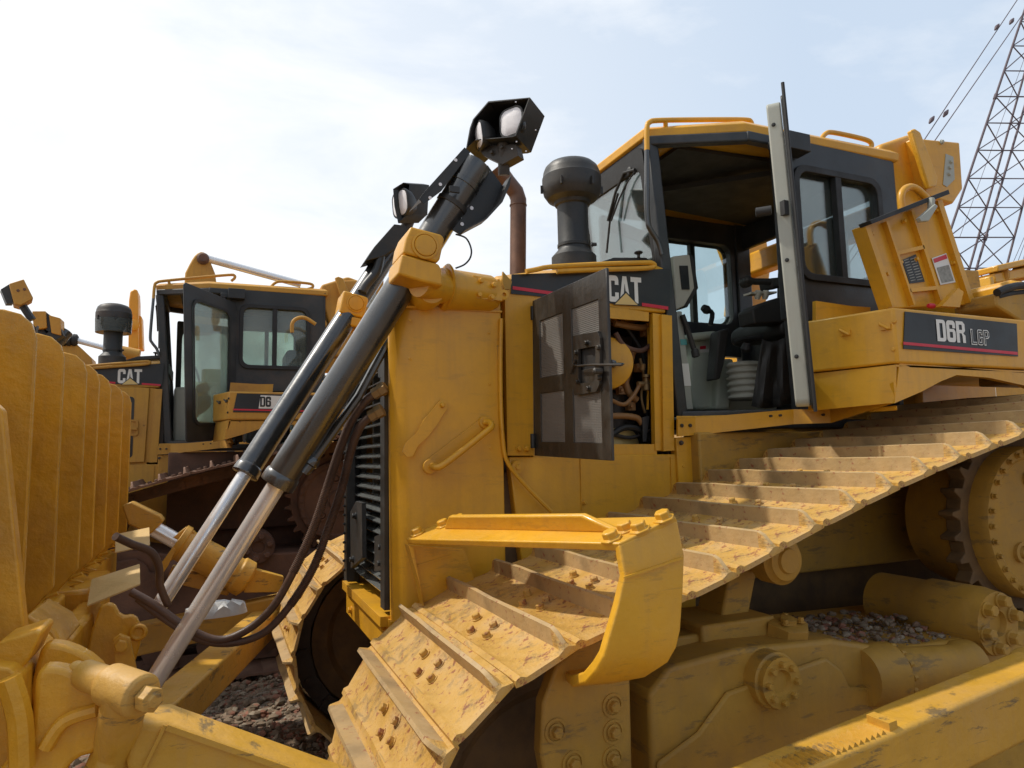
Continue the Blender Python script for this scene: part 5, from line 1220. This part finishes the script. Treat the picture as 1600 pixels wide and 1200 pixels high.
M['yellow_arm'] = mat('scuffed_yellow_paint', (.60, .325, .035), .5, var=.12, bdist=.008, dirt=(.44, .26, .09), dirt_amt=.85, scuff=.75, bump=.5, bscale=25, chips=(.16, .11, .06), chip_amt=.685, streak=.35)
M['yellow_blade'] = mat('thick_coat_yellow_paint', (.69, .34, .018), .42, var=.1, vscale=5, bdist=.012, dirt=(.40, .19, .03), dirt_amt=.85, dscale=3, bump=.5, bscale=18, coat=.15, chips=(.24, .10, .04), chip_amt=.69, streak=.35)
M['meshglass'] = glass('fine_screen', (.45, .45, .45), .0, .15)

d1 = bulldozer((0, 0, 0), 0, 'nearest bulldozer with raised blade, open engine door and open cab door, showing D6R LGP')
d2 = bulldozer((-2.45, 4.1, 0), 1, 'weathered bulldozer parked behind the big lift cylinders, its tinted glass door swung open', blade=False)

# two more of the same kind standing farther back, seen between and through the cabs
def copy_tree(o, parent=None):
    c = o.copy(); COL.objects.link(c)
    if parent: c.parent = parent
    for ch in o.children: copy_tree(ch, c)
    return c
for offv, lab in (((3.9, 9.6, 0), 'distant yellow bulldozer seen through the open cab of the nearest machine'), ((-1.2, 11.5, 0), 'distant yellow bulldozer seen through the rear side window of the weathered one')):
    c = copy_tree(d2); c.location = BASE+Vector(offv); c['label'] = lab; c['group'] = 'bulldozers parked in the yard'

# ------------------------------------------------------------------ far excavator booms
e = thing('excavator', 'orange excavator whose upright boom rises behind the weathered bulldozer', 'excavator', (P(210, 540, Y=16).x, 16, 0))
def E3(x, y, Y=16): return P(x, y, Y=Y)
b = MB(); b.prism([E3(x, y) for x, y in ((200, 545), (201, 470), (203, 455), (209, 451), (215, 453), (216, 470), (216, 545))], (0, .5, 0)); b.build('boom', 'orange', e, bevel=.03)
b = MB(); b.prism([E3(x, y, 16.2) for x, y in ((216, 545), (216, 492), (221, 494), (223, 545))], (0, .4, 0)); b.build('stick', 'orange', e, bevel=.02)
b = MB(); b.tube([E3(200, 520, 15.9), E3(201, 488, 15.9)], .03, 8); b.lathe(E3(208, 508, 15.98), (0, -1, 0), [(.12, 0), (.12, .05), (.06, .08)], 16); b.build('boom_pin', 'orange', e)
b = MB(); c = e.location; b.box((c.x-1.2, 16, 1.0), (c.x+1.4, 18.4, 2.0)); b.box((c.x-1.1, 16.2, .9), (c.x-.1, 17.2, 2.4)); b.build('upper_body', 'orange', e, bevel=.08)
b = MB(); b.box((c.x-1.7, 15.8, 0), (c.x+1.9, 16.3, .8)); b.box((c.x-1.7, 18, 0), (c.x+1.9, 18.5, .8)); b.build('crawler', 'rust', e, bevel=.2, seg=4)
# backhoe style arm above the weathered cab
e = thing('loader', 'rust stained yellow loader arm and chrome ram poking above the weathered cab', 'loader', (P(320, 430, Y=9.5).x, 9.8, 0))
b = MB(); b.prism([P(x, y, Y=9.5) for x, y in smooth_poly([(286, 432), (298, 408), (306, 396), (316, 392), (324, 398), (330, 412), (338, 432), (345, 520), (290, 520)], 1)], (0, .25, 0)); b.build('lift_arm', 'yellow_old', e, bevel=.02)
b = MB(); b.lathe(P(317, 404, Y=9.48), (0, -1, 0), [(.075, -.3), (.075, .02), (.05, .05), (.04, .05)], 20); b.build('pivot_pin', 'rust', e)
b = MB(); b.tube([P(320, 403, Y=9.52), P(470, 444, Y=9.52)], .05, 12); b.build('ram', 'chrome', e)
b = MB(); cx = e.location.x; b.box((cx-.8, 9.4, .5), (cx+2.2, 11, 1.7)); b.build('chassis', 'yellow_old', e, bevel=.05)
for x in (cx-.2, cx+1.6):
    MB().lathe((x, 9.35, .6), (0, 1, 0), [(.2, 0), (.5, 0), (.6, .06), (.6, .34), (.5, .4), (.2, .4)], 32).build('wheel', 'rubber', e)
e = thing('backhoe', 'small yellow digger arm with a black pivot beside the dark air intake', 'digger', (P(150, 545, Y=9.0).x, 9, 0))
b = MB(); b.prism([P(x, y, Y=9.0) for x, y in ((96, 575), (96, 538), (120, 538), (143, 560), (150, 600), (100, 600))], (0, .3, 0)); b.tube([P(178, 548, Y=9), P(218, 556, Y=9)], .075, 14); b.build('arm', 'yellow_old', e, bevel=.01)
b = MB()
for k in range(3): b.lathe(P(98+k*8, 531, Y=9.0), (1, 0, -.1), [(.045, -.02), (.07, 0), (.07, .03), (.045, .05)], 16)
b.build('pivot', 'rubber', e)
b = MB(); b.tube([P(120, 532, Y=9), P(180, 548, Y=9)], .032, 10); b.build('ram', 'chrome', e)
b = MB(); cx = e.location.x; b.box((cx-.9, 9.05, .4), (cx+1.3, 10.1, 1.9)); b.build('body', 'yellow_old', e, bevel=.05)
for x in (cx-.4, cx+.8): MB().lathe((x, 9.0, .5), (0, 1, 0), [(.2, 0), (.42, 0), (.5, .05), (.5, .3), (.42, .35), (.2, .35)], 28).build('wheel', 'rubber', e)
# machine at the right edge
e = thing('telehandler', 'pale yellow linkage of a machine standing beyond the decal box at right', 'machine', (P(1570, 430, Y=7).x, 7.2, 0))
b = MB(); b.beam(P(1535, 425, Y=7), P(1610, 408, Y=7), .5, .10); b.beam(P(1530, 436, Y=7), P(1535, 470, Y=7), .4, .10); b.beam(P(1540, 438, Y=7), P(1612, 424, Y=7), .3, .16); b.beam(P(1534, 440, Y=7), P(1562, 470, Y=7), .2, .10); b.build('linkage', 'yellow_new', e, bevel=.02)
b = MB(); 
for x, y in ((1562, 430), (1597, 425)): b.lathe(P(x, y, Y=6.95), (1, 0, .1), [(.12, -.05), (.15, -.03), (.15, .03), (.12, .05)], 20)
b.build('roller', 'yellow_old', e)
b = MB(); p_ = P(1536, 455, Y=7); b.beam(V(p_.x, 7.1, 2.6), V(p_.x, 7.1, p_.z), .25, .22); p2 = P(1585, 432, Y=7); b.beam(V(p2.x+.6, 7.5, 2.6), V(p2.x+.2, 7.2, p2.z), .25, .3); b.build('mast', 'yellow_old', e, bevel=.02)
b = MB(); lx = e.location; b.box((lx.x-1.4, 7.0, .5), (lx.x+1.6, 8.8, 2.9)); b.build('body', 'yellow_old', e, bevel=.06)
for x in (lx.x-.9, lx.x+1): MB().lathe((x, 6.9, .6), (0, 1, 0), [(.2, 0), (.5, 0), (.6, .06), (.6, .34), (.5, .4)], 28).build('wheel', 'rubber', e)

# ------------------------------------------------------------------ lattice boom crane
CY = 24
cr0 = P(1462, 640, Y=CY)
e = thing('crawler_crane', 'tall lattice boom crane leaning out of the picture at the right edge', 'crane', (cr0.x, CY, 0))
def CP(x, y, Y): return P(x, y, Y=Y)
# four chords, from base to tip
fA0, fA1 = CP(1488, 352, CY), CP(1600, 19, CY)      # front left
fB0, fB1 = CP(1546, 352, CY), CP(1645, 19, CY)      # front right
bk = 1.9
gA0, gA1 = CP(1534, 352, CY+bk), CP(1628, 19, CY+bk)
gB0, gB1 = CP(1590, 352, CY+bk), CP(1678, 19, CY+bk)
chs = []
for a, c in ((fA0, fA1), (fB0, fB1), (gB0, gB1), (gA0, gA1)):
    d = c-a; chs.append((a-d*1.05, a+d*2.2))
NB = 26
b = MB()
for a, c in chs: b.tube([a, c], .065, 8)
def cpt(k, t): return chs[k][0].lerp(chs[k][1], t)
for i in range(NB):
    t0, t1 = i/NB, (i+1)/NB
    for k in range(4):
        j = (k+1) % 4
        b.tube([cpt(k, t0), cpt(j, t1)] if i % 2 else [cpt(j, t0), cpt(k, t1)], .036, 6); b.tube([cpt(k, t1), cpt(j, t1)], .034, 6)
    if i % 5 == 2:
        b.tube([cpt(0, t1), cpt(2, t1)], .04, 6); b.lathe(cpt(0, t1), cpt(0, 1)-cpt(0, 0), [(.1, -.2), (.1, .2)], 8); b.lathe(cpt(1, t1), cpt(0, 1)-cpt(0, 0), [(.1, -.2), (.1, .2)], 8)
b.build('lattice_boom', 'crane', e)
b = MB()
for (x0, y0), (x1, y1) in (((1440, 225), (1604, -22)), ((1455, 228), (1622, -12))):
    a, c = CP(x0, y0, CY-1.5), CP(x1, y1, CY-1.5); a2 = a-(c-a)*1.3; b.tube([a2, c+(c-a)*1.5], .026, 6)
b.tube([CP(1500, 370, CY+1), CP(1612, 60, CY+1)], .014, 5)
for k in range(3): b.tube([CP(1570+k*9, 440, CY+1), CP(1612+k*6, 345-k*10, CY+1)], .016, 5)
b.build('pendant_cable', 'crane', e)
b = MB()
for x, y in ((1456, 187), (1478, 177), (1558, 42), (1581, 33)):
    p = CP(x, y, CY-1.5); b.lathe(p, CP(1604, -22, CY-1.5)-CP(1440, 225, CY-1.5), [(.03, -.32), (.05, -.30), (.10, -.08), (.12, 0), (.09, .12), (.04, .3), (.03, .32)], 8)
b.build('cable_socket', 'crane', e)
cx = chs[0][0].x; bz = MB(); bz.box((cx-2.5, CY-1, 1.1), (cx+3.5, CY+2.6, 3.0)); bz.box((cx-3.5, CY-.8, 1.2), (cx-2.4, CY+2.4, 2.6)); bz.build('crane_house', 'crane', e, bevel=.08)
bz = MB(); bz.box((cx-3, CY-2.2, 0), (cx+4, CY-1.2, 1.1)); bz.box((cx-3, CY+2.8, 0), (cx+4, CY+3.8, 1.1)); bz.box((cx-1, CY-1.3, .5), (cx+2, CY+3, 1.1)); bz.build('crawler', 'rust', e, bevel=.3, seg=4)

# ------------------------------------------------------------------ small things on the ground
b = MB(); c = P(338, 962, Y=3.9)
pts = smooth_poly([(-.16, -.05, 0), (-.06, -.07, 0), (.05, -.06, 0), (.13, -.02, 0), (.16, .05, 0), (.08, .07, 0), (-.03, .05, 0), (-.14, .05, 0)], 2)
lo = [c+V(*p) for p in pts]; mid = [c+V(p[0]*.95, p[1]*.95, .035+.02*math.sin(i*1.3)) for i, p in enumerate(pts)]; hi = [c+V(p[0]*.55, p[1]*.5, .06+.015*math.sin(i*2.1)) for i, p in enumerate(pts)]
b.loft([lo, mid, hi])
tag(b.build('work_glove', 'cloth', org=c), 'crumpled dirty white work glove lying on the yellow diagonal beam', 'glove')
